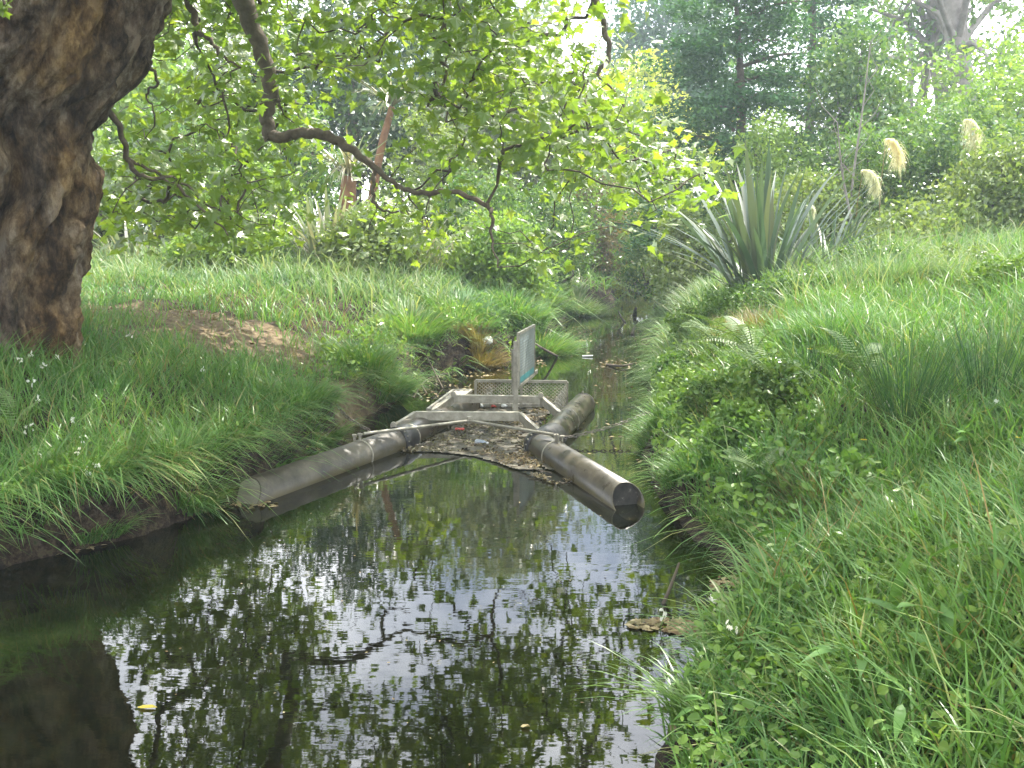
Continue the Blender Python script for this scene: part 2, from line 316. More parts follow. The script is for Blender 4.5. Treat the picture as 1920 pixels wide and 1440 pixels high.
def segdist(P, poly, closed=False):
    A = poly; B = np.roll(poly, -1, 0)
    if not closed: A, B = A[:-1], B[:-1]
    d = np.full(len(P), 1e9)
    for a, b in zip(A, B):
        ab = b - a; t_ = np.clip(((P - a) @ ab) / (ab @ ab + 1e-12), 0, 1)
        d = np.minimum(d, np.linalg.norm(P - a - t_[:, None] * ab, axis=1))
    return d
def inside(P, poly):
    r = np.zeros(len(P), bool); A = poly; B = np.roll(poly, -1, 0)
    for a, b in zip(A, B):
        c = ((a[1] > P[:, 1]) != (b[1] > P[:, 1])) & (P[:, 0] < (b[0] - a[0]) * (P[:, 1] - a[1]) / (b[1] - a[1] + 1e-12) + a[0])
        r ^= c
    return r
def sdist(P):
    """signed distance to the waterline (+ on land) and side (+1 right bank)"""
    dl, dr = segdist(P, Lpoly), segdist(P, Rpoly)
    d = np.minimum(dl, dr); ins = inside(P, STREAM)
    side = np.where(dr < dl, 1, -1)
    return np.where(ins, -d, d), side
BARE_C = at_z(440, 622, 0.85)[:2]
def bareness(x, y):
    e = ((x - BARE_C[0]) / 1.9) ** 2 + ((y - BARE_C[1]) / 1.5) ** 2
    e2 = ((x - BARE_C[0] - 1.3) / 1.3) ** 2 + ((y - BARE_C[1] + 1.0) / 0.6) ** 2
    return np.clip(1.5 - np.minimum(e, e2 * 1.2) + 1.3 * fbm(x * 1.3, y * 1.3, 5), 0, 1)
def height(x, y):
    x = np.asarray(x, float).ravel(); y = np.asarray(y, float).ravel()
    s, side = sdist(np.stack([x, y], 1))
    s_raw = s
    s = s + 0.20 * fbm(x * 1.7, y * 1.7) * (s > -0.3)
    far = ss(8, 15, y)
    hl = 0.36 * ss(0.0, 0.12, s) + 0.36 * ss(0.05, 1.6, s) + (0.34 - 0.04 * far) * ss(0.5, 3.2, s) + 0.25 * ss(6, 18, s)
    hl += 0.22 * ss(13, 18, y) * ss(0, .6, s)
    beach = ss(4.7, 5.3, y) * ss(7.0, 6.2, y); s = np.where(side > 0, s - 0.42 * beach * (s > 0), s)
    hr = 0.03 * beach + 0.22 * ss(0.0, 0.18, s) + 0.55 * ss(0.1, 2.0, s) + 0.35 * ss(1.6, 5, s) + 0.2 * ss(6, 16, s) + 0.2 * far * ss(0, 1, s) + 0.26 * ss(6.5, 9.0, y) * ss(0.1, 1.5, s)
    h = np.where(side > 0, hr, hl)
    h = h + (0.16 * fbm(x * 1.1, y * 1.1, 3) + 0.035 * fbm(x * 4, y * 4, 9)) * ss(0, .5, s)
    bed = -0.06 - 0.42 * ss(0.0, 1.3, -s_raw) + 0.05 * fbm(x * 2, y * 2, 7)
    land = s_raw > 0
    return np.where(land, np.maximum(h, 0.0) + 0.012 + 0.02 * (1 + fbm(x * 5, y * 5, 8)) * (side > 0) * (s <= 0), bed * ss(0, .1, -s_raw))
def ground_at(px, py):
    d = ray(px, py); ts = np.linspace(1.5, 60, 3000); P = np.array([0, 0, CAMZ]) + ts[:, None] * d
    hh = height(P[:, 0], P[:, 1]); i = np.argmax(P[:, 2] < hh); return np.array([P[i, 0], P[i, 1], hh[i]])

# ground sheet: fine where the camera looks, stretching to the horizon
def axis(fine0, fine1, step, far):
    a = np.arange(fine0, fine1, step); g = []; s_ = step; v = fine1
    while v < far: g.append(v); s_ *= 1.35; v += s_
    g2 = []; s_ = step; v = fine0
    while v > -far: s_ *= 1.35; v -= s_; g2.append(v)
    return np.array(g2[::-1] + list(a) + g)
gx = axis(-9, 9, 0.085, 400); gy = axis(1.0, 22, 0.085, 400)
X, Y = np.meshgrid(gx, gy); Z = height(X, Y).reshape(X.shape)
Z = np.where((np.abs(X) > 60) | (Y > 70) | (Y < -50), 1.2, Z)
nx, ny = len(gx), len(gy)
i = (np.arange(ny - 1)[:, None] * nx + np.arange(nx - 1)[None]).ravel()
mb = MB(); mb.add(np.stack([X.ravel(), Y.ravel(), Z.ravel()], 1), np.stack([i, i + 1, i + nx + 1, i + nx], 1))
me = mb.mesh('ground', M['ground'], True)
ab = me.attributes.new('bare', 'FLOAT', 'POINT'); sx_, sd_ = sdist(np.stack([X.ravel(), Y.ravel()], 1))
bare = bareness(X.ravel(), Y.ravel()) * (sd_ < 0) * (np.hypot(X.ravel(), Y.ravel() - 9) < 12)
bare = np.clip(bare + 0.0 * (Z.ravel() < 0), 0, 1)
ab.data.foreach_set('value', bare.astype(np.float32))
link('ground', me, kind='structure')
# water sheet
wx = np.array([-40, -9, 9, 40.0]); 
mb = MB(); mb.add([[-9, -12, 0], [9, -12, 0], [9, 40, 0], [-9, 40, 0]], [[0, 1, 2, 3]])
link('water', mb.mesh('water', M['water']), kind='structure')
tmark = None

# ------------------------------------------------------------------ blades of grass
def blades(mb, P, L, W, az, lean, bend, droop, segs=3):
    """P base (n,3); spine: horizontal L*(lean t + bend t^2), vertical L*(t - droop t^2)"""
    n = len(P); L = np.broadcast_to(L, (n,)); W = np.broadcast_to(W, (n,))
    lean, bend, droop = [np.broadcast_to(v, (n,)) for v in (lean, bend, droop)]
    ts = {2: [0, .5, 1], 3: [0, .4, .75, 1], 4: [0, .3, .55, .8, 1], 6: [0, .12, .3, .5, .7, .87, 1]}[segs]
    ws = {2: [1, .75, 0], 3: [1, .9, .55, 0], 4: [.8, 1, .8, .5, 0], 6: [.6, .9, 1, .95, .75, .45, 0]}[segs]
    dx, dy = np.cos(az), np.sin(az); tw = az + math.pi / 2 + rng.normal(0, 0.5, n)
    wx_, wy_ = np.cos(tw), np.sin(tw); V = []
    for t_, w_ in zip(ts, ws):
        h = L * (lean * t_ + bend * t_ * t_); z = L * (t_ - droop * t_ * t_)
        c = np.stack([P[:, 0] + dx * h, P[:, 1] + dy * h, P[:, 2] + z], 1)
        if w_ > 0:
            o_ = np.stack([wx_, wy_, 0 * wx_], 1) * (W * w_ / 2)[:, None]; V += [c - o_, c + o_]
        else: V.append(c)
    k = len(V); V = np.stack(V, 1).reshape(-1, 3); b0 = np.arange(n)[:, None] * k
    Q = [[2 * s_, 2 * s_ + 1, 2 * s_ + 3, 2 * s_ + 2] for s_ in range(segs - 1)]
    F4 = (b0[:, None] + np.array(Q)[None]).reshape(-1, 4) if Q else None
    off = mb.n
    mb.add(V, F4); mb.f.setdefault(3, []).append((b0 + np.array([[k - 3, k - 2, k - 1]])).reshape(-1, 3) + off)

def scatter(n, x0, x1, y0, y1, side, smin=0.03, smax=99, clump=0.5, dens=None):
    """points on one bank, gathered into tufts"""
    m_ = int(n * 2.2); nt_ = max(20, int(m_ / 14))
    tx, ty = rng.uniform(x0, x1, nt_), rng.uniform(y0, y1, nt_)
    k = rng.integers(0, nt_, m_); sp = np.where(rng.random(m_) < clump, 0.05, 0.35)
    x = tx[k] + rng.normal(0, 1, m_) * sp; y = ty[k] + rng.normal(0, 1, m_) * sp
    s, sd2 = sdist(np.stack([x, y], 1))
    ok = (sd2 == side) & (s > smin) & (s < smax)
    bch = ss(4.7, 5.2, y) * ss(7.1, 6.4, y); ok &= ~((sd2 > 0) & (s < 0.02 + 0.07 * bch))
    if dens is not None: ok &= rng.random(m_) < dens(x, y, s)
    x, y, s, k = x[ok][:n], y[ok][:n], s[ok][:n], k[ok][:n]
    return x, y, s, np.arctan2(y - ty[k], x - tx[k]), rng.random(nt_)[k]
def waterdir(x, y):
    e = 0.05; s0, _ = sdist(np.stack([x, y], 1)); s1, _ = sdist(np.stack([x + e, y], 1)); s2, _ = sdist(np.stack([x, y + e], 1))
    return np.arctan2(-(s2 - s0), -(s1 - s0))
def grass(name, n, x0, x1, y0, y1, side, Lr, Wr, segs, mat, smin=0.02, smax=99, dens=None, clump=0.5, edge=1.0, label=None):
    x, y, s, az, tr_ = scatter(n, x0, x1, y0, y1, side, smin, smax, clump, dens)
    z = height(x, y) - 0.01
    patch = 0.75 + 0.5 * (fbm(x * 0.8, y * 0.8, 11) + 0.5)
    L = rng.uniform(*Lr, len(x)) * patch * (0.55 + 0.9 * tr_); W = rng.uniform(*Wr, len(x))
    az = az + rng.normal(0, 0.6, len(x)); lean = rng.uniform(0.05, 0.45, len(x)); bend = rng.uniform(0.1, 0.75, len(x)); droop = 0.12 + bend * 0.45
    if edge:
        e = np.exp(-s / 0.22) ; wd = waterdir(x, y) + rng.normal(0, 0.35, len(x)); hit = rng.random(len(x)) < e * 1.3 * edge; L = np.where(side > 0, L * (1 - 0.6 * np.exp(-s / 0.35)), L)
        az = np.where(hit, wd, az); lean = np.where(hit, lean + 0.35, lean); bend = np.where(hit, bend + 0.2, bend)
        droop = np.where(hit, rng.uniform(0.7, 1.25, len(x)), droop); L = np.where(hit, L * 1.15, L)
    mb = MB(); blades(mb, np.stack([x, y, z], 1), L, W, az, lean, bend, droop, segs)
    return link(name, mb.mesh(name, M[mat], True), kind='stuff', label=label)
bd = lambda x, y, s: np.clip(1.0 - 1.0 * bareness(x, y), 0.03, 1)
# left bank
grass('grass', 62000, -8, 1.5, 5.0, 11.5, -1, (0.12, 0.33), (0.005, 0.011), 3, 'grass', dens=bd, label='lush green grass covering the left bank around the worn patch')
grass('grass', 9000, -8, 1.5, 5.0, 13, -1, (0.22, 0.42), (0.007, 0.013), 4, 'grass', smax=0.5, label='long green grass hanging over the left water edge')
grass('grass', 34000, -12, 2.5, 11.5, 20, -1, (0.14, 0.32), (0.01, 0.018), 3, 'grass', dens=bd, label='taller green grass on the far left bank')
grass('grass', 12000, -10, 2.0, 14.5, 19, -1, (0.3, 0.55), (0.014, 0.024), 3, 'grassblue', smin=0.4, label='pale blue-green tussock grass in front of the flaxes')
grass('grass', 16000, -16, 3.5, 18, 34, -1, (0.3, 0.7), (0.02, 0.04), 2, 'grass', label='grass at the back of the left bank')
grass('roots', 2500, -7, 0, 5, 12, -1, (0.12, 0.35), (0.004, 0.007), 4, 'drygrass', smin=0.0, smax=0.14, edge=3.0, label='dead grass and fine roots trailing down the undercut left bank')
# right bank
grass('grass', 40000, 0.2, 4.8, 1.8, 6.5, 1, (0.17, 0.42), (0.006, 0.014), 4, 'grass', edge=0.12, label='rank green grass on the near right bank', dens=lambda x, y, s: 0.55 + 0.45 * ss(-0.1, 0.3, fbm(x * 1.4, y * 1.4, 2) + 0.25 + 0.2 * (y - 3.5)))
grass('grass', 62000, 0.8, 8, 6.0, 13.5, 1, (0.2, 0.48), (0.006, 0.013), 3, 'grass', edge=0.25, label='tall green grass on the right bank beyond the rushes')
grass('grass', 22000, 1, 12, 13, 22, 1, (0.3, 0.6), (0.012, 0.022), 3, 'grass', label='grass on the far right bank')
grass('grass', 9000, 0.8, 9, 10.5, 16, 1, (0.4, 0.7), (0.008, 0.014), 3, 'grassblue', smin=0.1, clump=0.8, label='pale arching sedge grass at the foot of the big flax')
grass('grass', 10000, 1, 16, 20, 34, 1, (0.3, 0.7), (0.02, 0.04), 2, 'grass', label='grass at the back of the right bank')
# around and behind the photographer
grass('grass', 9000, -1.5, 7, -8, 1.8, 1, (0.15, 0.35), (0.008, 0.014), 3, 'grass', label='grass behind the viewpoint on the right bank')

# small broad leaves among the grass
def leafset(mb, C, size, asp, nrm_up=0.8, spread=0.7, fold=0.15, tipdown=0.0, oval=False):
    n = len(C); size = np.broadcast_to(size, (n,))
    N = rng.normal(0, spread, (n, 3)); N[:, 2] += nrm_up; N /= np.linalg.norm(N, axis=1)[:, None]
    A = rng.normal(0, 1, (n, 3)); A[:, 2] -= tipdown; A -= (A * N).sum(1)[:, None] * N; A /= np.linalg.norm(A, axis=1)[:, None]
    B = np.cross(N, A); l = size[:, None] / 2; w_ = l * asp
    if oval:
        f_ = N * w_ * .3; V = np.stack([C - A * l, C - A * l * .5 - B * w_ * .85 + f_, C + A * l * .3 - B * w_ + f_, C + A * l, C + A * l * .3 + B * w_ + f_, C - A * l * .5 + B * w_ * .85 + f_], 1).reshape(-1, 3)
        b0 = np.arange(n)[:, None] * 6; mb.add(V, (b0[:, None] + np.array([[0, 1, 2, 3], [0, 3, 4, 5]])[None]).reshape(-1, 4)); return
    V = np.stack([C - A * l, C - B * w_ + A * l * .1 + N * w_ * fold, C + A * l, C + B * w_ + A * l * .1 + N * w_ * fold], 1).reshape(-1, 3)
    b0 = np.arange(n)[:, None] * 4
    mb.add(V, (b0[:, None] + np.array([[0, 1, 2], [0, 2, 3]])[None]).reshape(-1, 3))
def herbs(n, x0, x1, y0, y1, side, hz, size, label, mat='herb', smin=0.03, smax=99, dens=None, up=0.9):
    x, y, s, az, _ = scatter(n, x0, x1, y0, y1, side, smin, smax, 0.35, dens)
    z = height(x, y) + rng.uniform(*hz, len(x)); mb = MB()
    leafset(mb, np.stack([x, y, z], 1), rng.uniform(*size, len(x)), 0.58, up, 0.5, oval=True)
    return link('ground_cover', mb.mesh('ground_cover', M[mat]), kind='stuff', label=label)
herbs(13000, 0.2, 3.5, 1.8, 5.2, 1, (0.03, 0.24), (0.02, 0.06), 'small round-leaved weeds between the near grass', dens=lambda x, y, s: 0.4 + 0.6 * (fbm(x * 2, y * 2, 4) > 0))
herbs(6500, 1.0, 3.4, 5.5, 12, 1, (0.04, 0.32), (0.02, 0.085), 'leafy weeds covering the right bank slope', smax=1.0, up=0.5)
herbs(5000, -7, 0, 5, 12, -1, (0.0, 0.16), (0.025, 0.06), 'small leafy weeds along the left bank edge', smax=0.5, up=0.5)
herbs(5000, -6, 1.5, 10.5, 17, -1, (0.0, 0.3), (0.04, 0.09), 'leafy creepers hanging on the far left bank', 'f_lime', smax=0.7, up=0.4)
herbs(7000, -7, 4, 1.8, 18, 1, (0.01, 0.06), (0.015, 0.05), 'dead leaves and crumbs of earth on the right bank edge', 'litter', smax=0.45, smin=0.0, up=1.2)
herbs(6000, -7, 4, 4, 18, -1, (0.01, 0.06), (0.015, 0.045), 'dead leaves and crumbs of earth on the left bank edge', 'litter', smax=0.35, smin=0.0, up=1.2)
grass('grass', 2500, -7, 1, 5, 15, -1, (0.18, 0.4), (0.004, 0.008), 3, 'drygrass', dens=bd, label='dead straw stalks among the left bank grass')
grass('grass', 3000, 0.5, 7, 2, 13, 1, (0.2, 0.5), (0.004, 0.008), 3, 'drygrass', smin=0.2, edge=0, label='dead straw stalks among the right bank grass')
herbs(2500, -7, 0, 6, 13, -1, (0.0, 0.03), (0.02, 0.06), 'dead leaves lying on the bare earth', 'litter', dens=lambda x, y, s: bareness(x, y), up=1.5)

# ------------------------------------------------------------------ plane tree
root = thing('plane_tree', (-4.1, 8.2, 0.8), 'massive plane tree with gnarled brown trunk leaning in at the left edge', 'tree')
prof = [(690, 128), (655, 130), (620, 141), (560, 140), (500, 146), (440, 155), (400, 168), (330, 166), (300, 156), (270, 156), (230, 166), (190, 200), (150, 226), (100, 251), (60, 272), (0, 295), (-80, 345), (-220, 420)]
DT = 8.0
pz = [at_d(a, b, DT)[2] for b, a in [(x_[0], x_[1]) for x_ in prof]]
pxr = [at_d(x_[1], x_[0], DT)[0] for x_ in prof]
zz = np.linspace(0.55, pz[-1], 260); rx_ = np.interp(zz, pz, pxr)
rad = np.interp(zz, [0.5, 0.9, 1.4, 2.2, 3.2, 4.0, 5.2], [0.86, 0.78, 0.74, 0.76, 0.82, 0.85, 0.75])
NA = 300; ang = np.linspace(0, 2 * math.pi, NA, endpoint=False)
Zt, At = np.meshgrid(zz, ang, indexing='ij'); Rt = np.broadcast_to(rad[:, None], Zt.shape).copy()
base_mask = ss(3.0, 2.0, Zt)
for a0, wdt, dep, drift in ((-0.98, 0.12, 0.34, 0.10), (-1.75, 0.16, 0.16, -0.1), (-0.35, 0.16, 0.09, 0.1), (-2.5, 0.2, 0.12, 0.1), (0.6, 0.2, .12, .1), (1.9, .2, .12, 0)):
    d_ = (At - (a0 % (2 * math.pi)) - drift * (Zt - 1.6) + 0.06 * np.sin(Zt * 5 + a0)); d_ = (d_ + math.pi) % (2 * math.pi) - math.pi
    Rt -= dep * np.exp(-(d_ / wdt) ** 2) * base_mask * ss(0.3, 1.1, Zt + 0.5)
cx, sx2 = np.cos(At), np.sin(At)
Rt += 0.13 * fbm(cx * 1.5 + 3, sx2 * 1.5, Zt * 1.2) + 0.11 * fbm(cx * 4.5, sx2 * 4.5, Zt * 3.4) + 0.07 * fbm(cx * 12, sx2 * 12, Zt * 6, 4) - 0.10 * np.clip(0.12 - np.abs(fbm(cx * 3 + 7, sx2 * 3, Zt * 1.3)), 0, 1) / 0.12 * 0.6
Rt += 0.12 * ss(1.15, 0.75, Zt) * (0.5 + 0.5 * np.sin(At * 7 + 1))
cxx = rx_ - rad * 0.985
# keep the right-hand outline on profile
edge_r = (Rt * cx).max(axis=1); cxx = rx_ - edge_r
k_ = np.ones(9) / 9; cxx = np.convolve(np.pad(cxx, 4, mode='edge'), k_, 'valid')
Vt = np.stack([cxx[:, None] + Rt * cx, DT + 0.1 + Rt * sx2, Zt], -1).reshape(-1, 3)
i = np.arange(len(zz) - 1)[:, None] * NA; j = np.arange(NA)[None]; k = (j + 1) % NA
mb = MB(); mb.add(Vt, np.stack([i + j, i + k, i + NA + k, i + NA + j], -1).reshape(-1, 4))
link('trunk', mb.mesh('trunk', M['bark'], True), root)
topc = np.array([cxx[-1], DT + .1, zz[-1]])
nodes = []; nrad = []
def limb(pts, rads, name='limb', n=12, mat='limb', sm=7):
    P = smoothpath(pts, sm); r = np.interp(np.linspace(0, 1, len(P)), np.linspace(0, 1, len(rads)), rads)
    P = P + np.stack([0.012 * np.sin(np.arange(len(P)) * 1.3), 0 * P[:, 0], 0.012 * np.cos(np.arange(len(P)) * 1.7)], 1)
    r = r * (1 + 0.06 * np.sin(np.arange(len(P)) * 2.1))
    mb = MB(); tube(mb, P, r, n); link(name, mb.mesh(name, M[mat], True), root)
    for p_ in P[::3]: nodes.append(p_); nrad.append(0)
L1 = [topc + [0, 0, -0.35], topc + [0.9, 0.9, 1.2], at_d(330, -520, 10.4), at_d(415, -240, 11.0), at_d(440, -60, 11.1), at_d(462, 20, 11.15), at_d(492, 100, 11.2), at_d(507, 170, 11.2), at_d(500, 215, 11.2), at_d(507, 262, 11.2)]
limb(L1, [0.4, 0.3, 0.16, 0.11, 0.085, 0.075, 0.07])
limb([at_d(503, 250, 11.2), at_d(525, 258, 11.15), at_d(560, 250, 11.1), at_d(610, 254, 11.0), at_d(650, 275, 10.9), at_d(700, 312, 10.8), at_d(748, 352, 10.7)], [0.065, 0.055, 0.055, 0.04, 0.022])
limb([at_d(745, 350, 10.7), at_d(790, 362, 10.3), at_d(850, 360, 10.1), at_d(910, 384, 10.0), at_d(922, 402, 9.9), at_d(922, 450, 9.9), at_d(935, 500, 9.8)], [0.024, 0.026, 0.024, 0.016, 0.007], n=8)
limb([at_d(702, 314, 10.8), at_d(700, 350, 10.7), at_d(702, 380, 10.6), at_d(720, 395, 10.6), at_d(760, 398, 10.5)], [0.022, 0.018, 0.006], n=6)
limb([at_d(320, -120, 9.6), at_d(350, -10, 9.6), at_d(368, 45, 9.6), at_d(365, 80, 9.6)], [0.05, 0.035, 0.03, 0.02], n=8)
limb([at_d(368, 60, 9.6), at_d(395, 75, 9.5), at_d(415, 105, 9.5), at_d(450, 125, 9.5)], [0.025, 0.018, 0.008], n=6)
limb([at_d(190, 190, 8.6), at_d(225, 240, 8.8), at_d(240, 300, 9.0), at_d(262, 328, 9.0), at_d(320, 342, 9.1), at_d(370, 385, 9.2), at_d(430, 440, 9.3)], [0.03, 0.024, 0.02, 0.014, 0.008], n=7)
limb([at_d(238, 298, 9.0), at_d(290, 322, 9.1), at_d(345, 345, 9.3), at_d(395, 388, 9.4), at_d(455, 400, 9.5)], [0.015, 0.012, 0.006], n=6)
limb([at_d(240, 95, 8.6), at_d(270, 115, 8.9), at_d(296, 152, 9.0), at_d(275, 175, 9.1), at_d(290, 210, 9.1)], [0.018, 0.013, 0.006], n=6)
# bough that arches over towards the right
limb([topc + [0.1, 0, -0.3], topc + [1.6, 0.9, 1.5], at_d(700, -560, 10.5), at_d(900, -330, 11), at_d(1040, -160, 11.4), at_d(1108, -20, 11.5), at_d(1135, 60, 11.5), at_d(1140, 110, 11.5), at_d(1105, 152, 11.5), at_d(1060, 200, 11.5), at_d(1045, 245, 11.5)], [0.32, 0.22, 0.12, 0.07, 0.035, 0.025, 0.018, 0.01], n=9)
limb([topc + [0.1, 0, -0.3], topc + [1.2, 0.4, 1.7], at_d(660, -420, 10), at_d(800, -200, 10.2), at_d(840, 0, 10.3), at_d(820, 90, 10.3), at_d(838, 140, 10.3), at_d(800, 200, 10.2)], [0.28, 0.16, 0.08, 0.035, 0.02, 0.01], n=8)
limb([topc + [0, 0, -0.2], topc + [1.2, -1.5, 2.0], topc + [3.5, -2.2, 3.6], topc + [6.5, -1.5, 4.4], topc + [9.0, -0.2, 4.6]], [0.4, 0.3, 0.2, 0.12, 0.05])
limb([topc + [0, 0, -0.2], topc + [0.2, -2.2, 2.2], topc + [1.2, -4.5, 3.2], topc + [3, -6, 3.6]], [0.35, 0.25, 0.15, 0.05])
limb([topc + [0, 0, -0.4], topc + [-0.6, 0.6, 2.2], topc + [-1.4, 1.4, 4.2], topc + [-1.6, 2.4, 6]], [0.6, 0.45, 0.25, 0.1])
# leaf clusters
LPX = [(440, -60), (462, 20), (492, 100), (507, 170), (500, 215), (507, 262), (560, 250), (610, 254), (650, 275), (700, 312), (748, 352), (790, 362), (850, 360), (910, 384)]
def low(px): return np.interp(px, [150, 250, 400, 600, 800, 950, 1050, 1180, 1260, 1330, 1360], [430, 470, 470, 430, 470, 500, 480, 450, 400, 345, 320])
def topl(px): return np.interp(px, [150, 950, 1030, 1150, 1200, 1250, 1330, 1360], [-400, -400, -250, 0, 170, 230, 280, 310])
cl = []
LIMB = np.concatenate([np.stack([np.linspace(a[0], b[0], 12), np.linspace(a[1], b[1], 12)], 1) for a, b in zip(LPX[:-1], LPX[1:])])
while len(cl) < 980:
    px = rng.uniform(140, 1350); py = rng.uniform(-330, 500)
    if py > low(px) - 10 or py < topl(px) + 25: continue
    if px > 1000 and py < 230 and rng.random() < 0.35: continue
    if 480 < px < 640 and 270 < py < 420 and rng.random() < 0.5: continue
    if rng.random() < 0.15 * (vnoise(px / 70., py / 70.) > 0.15) + 0.1: continue
    if rng.random() < 0.93 * float(ss(-0.12, 0.2, vnoise(px / 125. + 3, py / 95.))): continue
    D = rng.uniform(9.0, 13.2) if px > 330 else rng.uniform(8.9, 12.5)
    if np.min(np.hypot(LIMB[:, 0] - px, LIMB[:, 1] - py)) < 62: D = rng.uniform(11.6, 13.4)
    cl.append(at_d(px, py, D))
nview = len(cl)
while len(cl) < nview + 1500:
    x, y = rng.uniform(-8.5, 7.5), rng.uniform(1.5, 10.5)
    z = rng.uniform(3.6, 9.5)
    if z < 3.1 + 0.30 * y: continue
    if (z + 2) / y < 0.72: continue
    if fbm(x * 0.45, y * 0.45, z * .4) < -0.12: continue
    cl.append(np.array([x, y, z]))
cl = np.array(cl)
# greedy tree joining every cluster to the limbs
NP = np.array(nodes); n0 = len(NP); allp = np.vstack([NP, cl]); N_ = len(allp)
par = np.full(N_, -1); inT = np.zeros(N_, bool); inT[:n0] = True
path = np.zeros(N_); best = np.full(N_, 1e9); bp = np.full(N_, -1)
for q in range(n0):
    d_ = np.linalg.norm(allp - allp[q], axis=1); u = d_ < best; best[u] = d_[u]; bp[u] = q
for _ in range(N_ - n0):
    c = np.where(inT, 1e9, best); q = int(np.argmin(c)); inT[q] = True; par[q] = bp[q]
    path[q] = path[par[q]] + np.linalg.norm(allp[q] - allp[par[q]])
    v = allp - allp[q]; d_ = np.linalg.norm(v, axis=1) + 0.12 * path[q] + 0.25 * np.clip(v[:, 2], 0, 9); u = d_ < best; best[u] = d_[u]; bp[u] = q
cnt = np.ones(N_); order = np.argsort(-path)
for q in order:
    if par[q] >= 0: cnt[par[q]] += cnt[q]
mb = MB()
for q in range(n0, N_):
    a, b = allp[par[q]], allp[q]; L_ = np.linalg.norm(b - a); m1 = a + (b - a) * .35 + rng.normal(0, 0.09, 3) * L_; m2 = a + (b - a) * .7 + rng.normal(0, 0.09, 3) * L_
    r1 = min(0.05, 0.0042 * cnt[q] ** 0.45); r0 = min(0.05, max(r1, 0.0042 * min(cnt[par[q]], cnt[q] * 1.6) ** 0.45))
    tube(mb, [a, m1, m2, b], [r0, r0 * .9, r1, r1], 4, cap=False)
# palmate leaf
def palmate():
    pts = []
    for a, r_ in ((-170, .18), (-135, .42), (-112, .30), (-78, .62), (-58, .36), (-46, .50), (-33, .42), (0, .86), (33, .42), (46, .50), (58, .36), (78, .62), (112, .30), (135, .42), (170, .18)):
        pts.append([r_ * math.sin(R(a)), r_ * math.cos(R(a)), -0.10 * r_ ** 2 - 0.05 * abs(math.sin(R(a) * 2.5))])
    V = np.array([[0, 0, 0.03]] + pts); n_ = len(pts)
    return V, np.array([[0, i_ + 1, i_ + 2] for i_ in range(n_ - 1)])
PV, PF = palmate()
def orient(n, up, spread):
    N = rng.normal(0, spread, (n, 3)); N[:, 2] += up; N /= np.linalg.norm(N, axis=1)[:, None]
    A = rng.normal(0, 1, (n, 3)); A[:, 2] -= 0.9; A -= (A * N).sum(1)[:, None] * N; A /= np.linalg.norm(A, axis=1)[:, None]
    return N, A, np.cross(A, N)
cc, sz = [], []
for q, c in enumerate(cl):
    n_ = rng.integers(9, 15) if q < nview else rng.integers(13, 20)
    spread_ = 0.21 if q < nview else 0.3
    cc.append(c + rng.normal(0, 1, (n_, 3)) * [spread_, spread_, spread_ * .7]); sz.append(rng.uniform(0.075, 0.15, n_) * (1 if q < nview else 1.3))
cc = np.concatenate(cc); sz = np.concatenate(sz)
# a bright spray hanging in front of the trunk, top left corner
ex = np.array([at_d(a, b, 5.6) for a, b in ((5, 5), (22, 2), (10, 22), (-10, 12), (-20, -10), (15, -20), (30, -25), (-15, 25))]); cc = np.vstack([ex, cc]); sz = np.concatenate([np.full(len(ex), .09), sz])
mb2 = MB(); tube(mb2, smoothpath([topc + [0.2, -0.6, .5], at_d(-60, -300, 6.2), at_d(-20, -60, 5.7), at_d(10, 10, 5.6)]), [0.02] * 3 and 0.01, 5); link('twig', mb2.mesh('twig', M['twig'], True), root)
N3, A3, B3 = orient(len(cc), 0.75, 0.62)
pxx, pyy = proj(cc); score = np.where((pxx > 0) & (pxx < 1920) & (pyy > 0) & (pyy < 1440), sz / cc[:, 1], 0)
top = np.argsort(-score)[:300]; mask = np.zeros(len(cc), bool); mask[top] = True
me_leaf = MB(); me_leaf.add(PV, PF); me_leaf = me_leaf.mesh('leaf', M['plane'], False)
inv = Matrix.Translation(-root.location)
for q in top:
    o = bpy.data.objects.new('leaf', me_leaf); o.parent = root; o.matrix_parent_inverse = inv
    s_ = sz[q]
    Mx = Matrix(((B3[q, 0] * s_, A3[q, 0] * s_, N3[q, 0] * s_, cc[q, 0]), (B3[q, 1] * s_, A3[q, 1] * s_, N3[q, 1] * s_, cc[q, 1]), (B3[q, 2] * s_, A3[q, 2] * s_, N3[q, 2] * s_, cc[q, 2]), (0, 0, 0, 1)))
    o.matrix_basis = Mx; COL.objects.link(o)
rest = ~mask; C_, s_, n_ = cc[rest], sz[rest], rest.sum()
V = C_[:, None] + s_[:, None, None] * (PV[None, :, 0:1] * B3[rest][:, None] + PV[None, :, 1:2] * A3[rest][:, None] + PV[None, :, 2:3] * N3[rest][:, None])
mb3 = MB(); mb3.add(V.reshape(-1, 3), (np.arange(n_)[:, None, None] * len(PV) + PF[None]).reshape(-1, 3))
link('leaves', mb3.mesh('leaves', M['plane']), root, 'stuff')
link('branches', mb.mesh('branches', M['twig'], True), root, 'stuff')

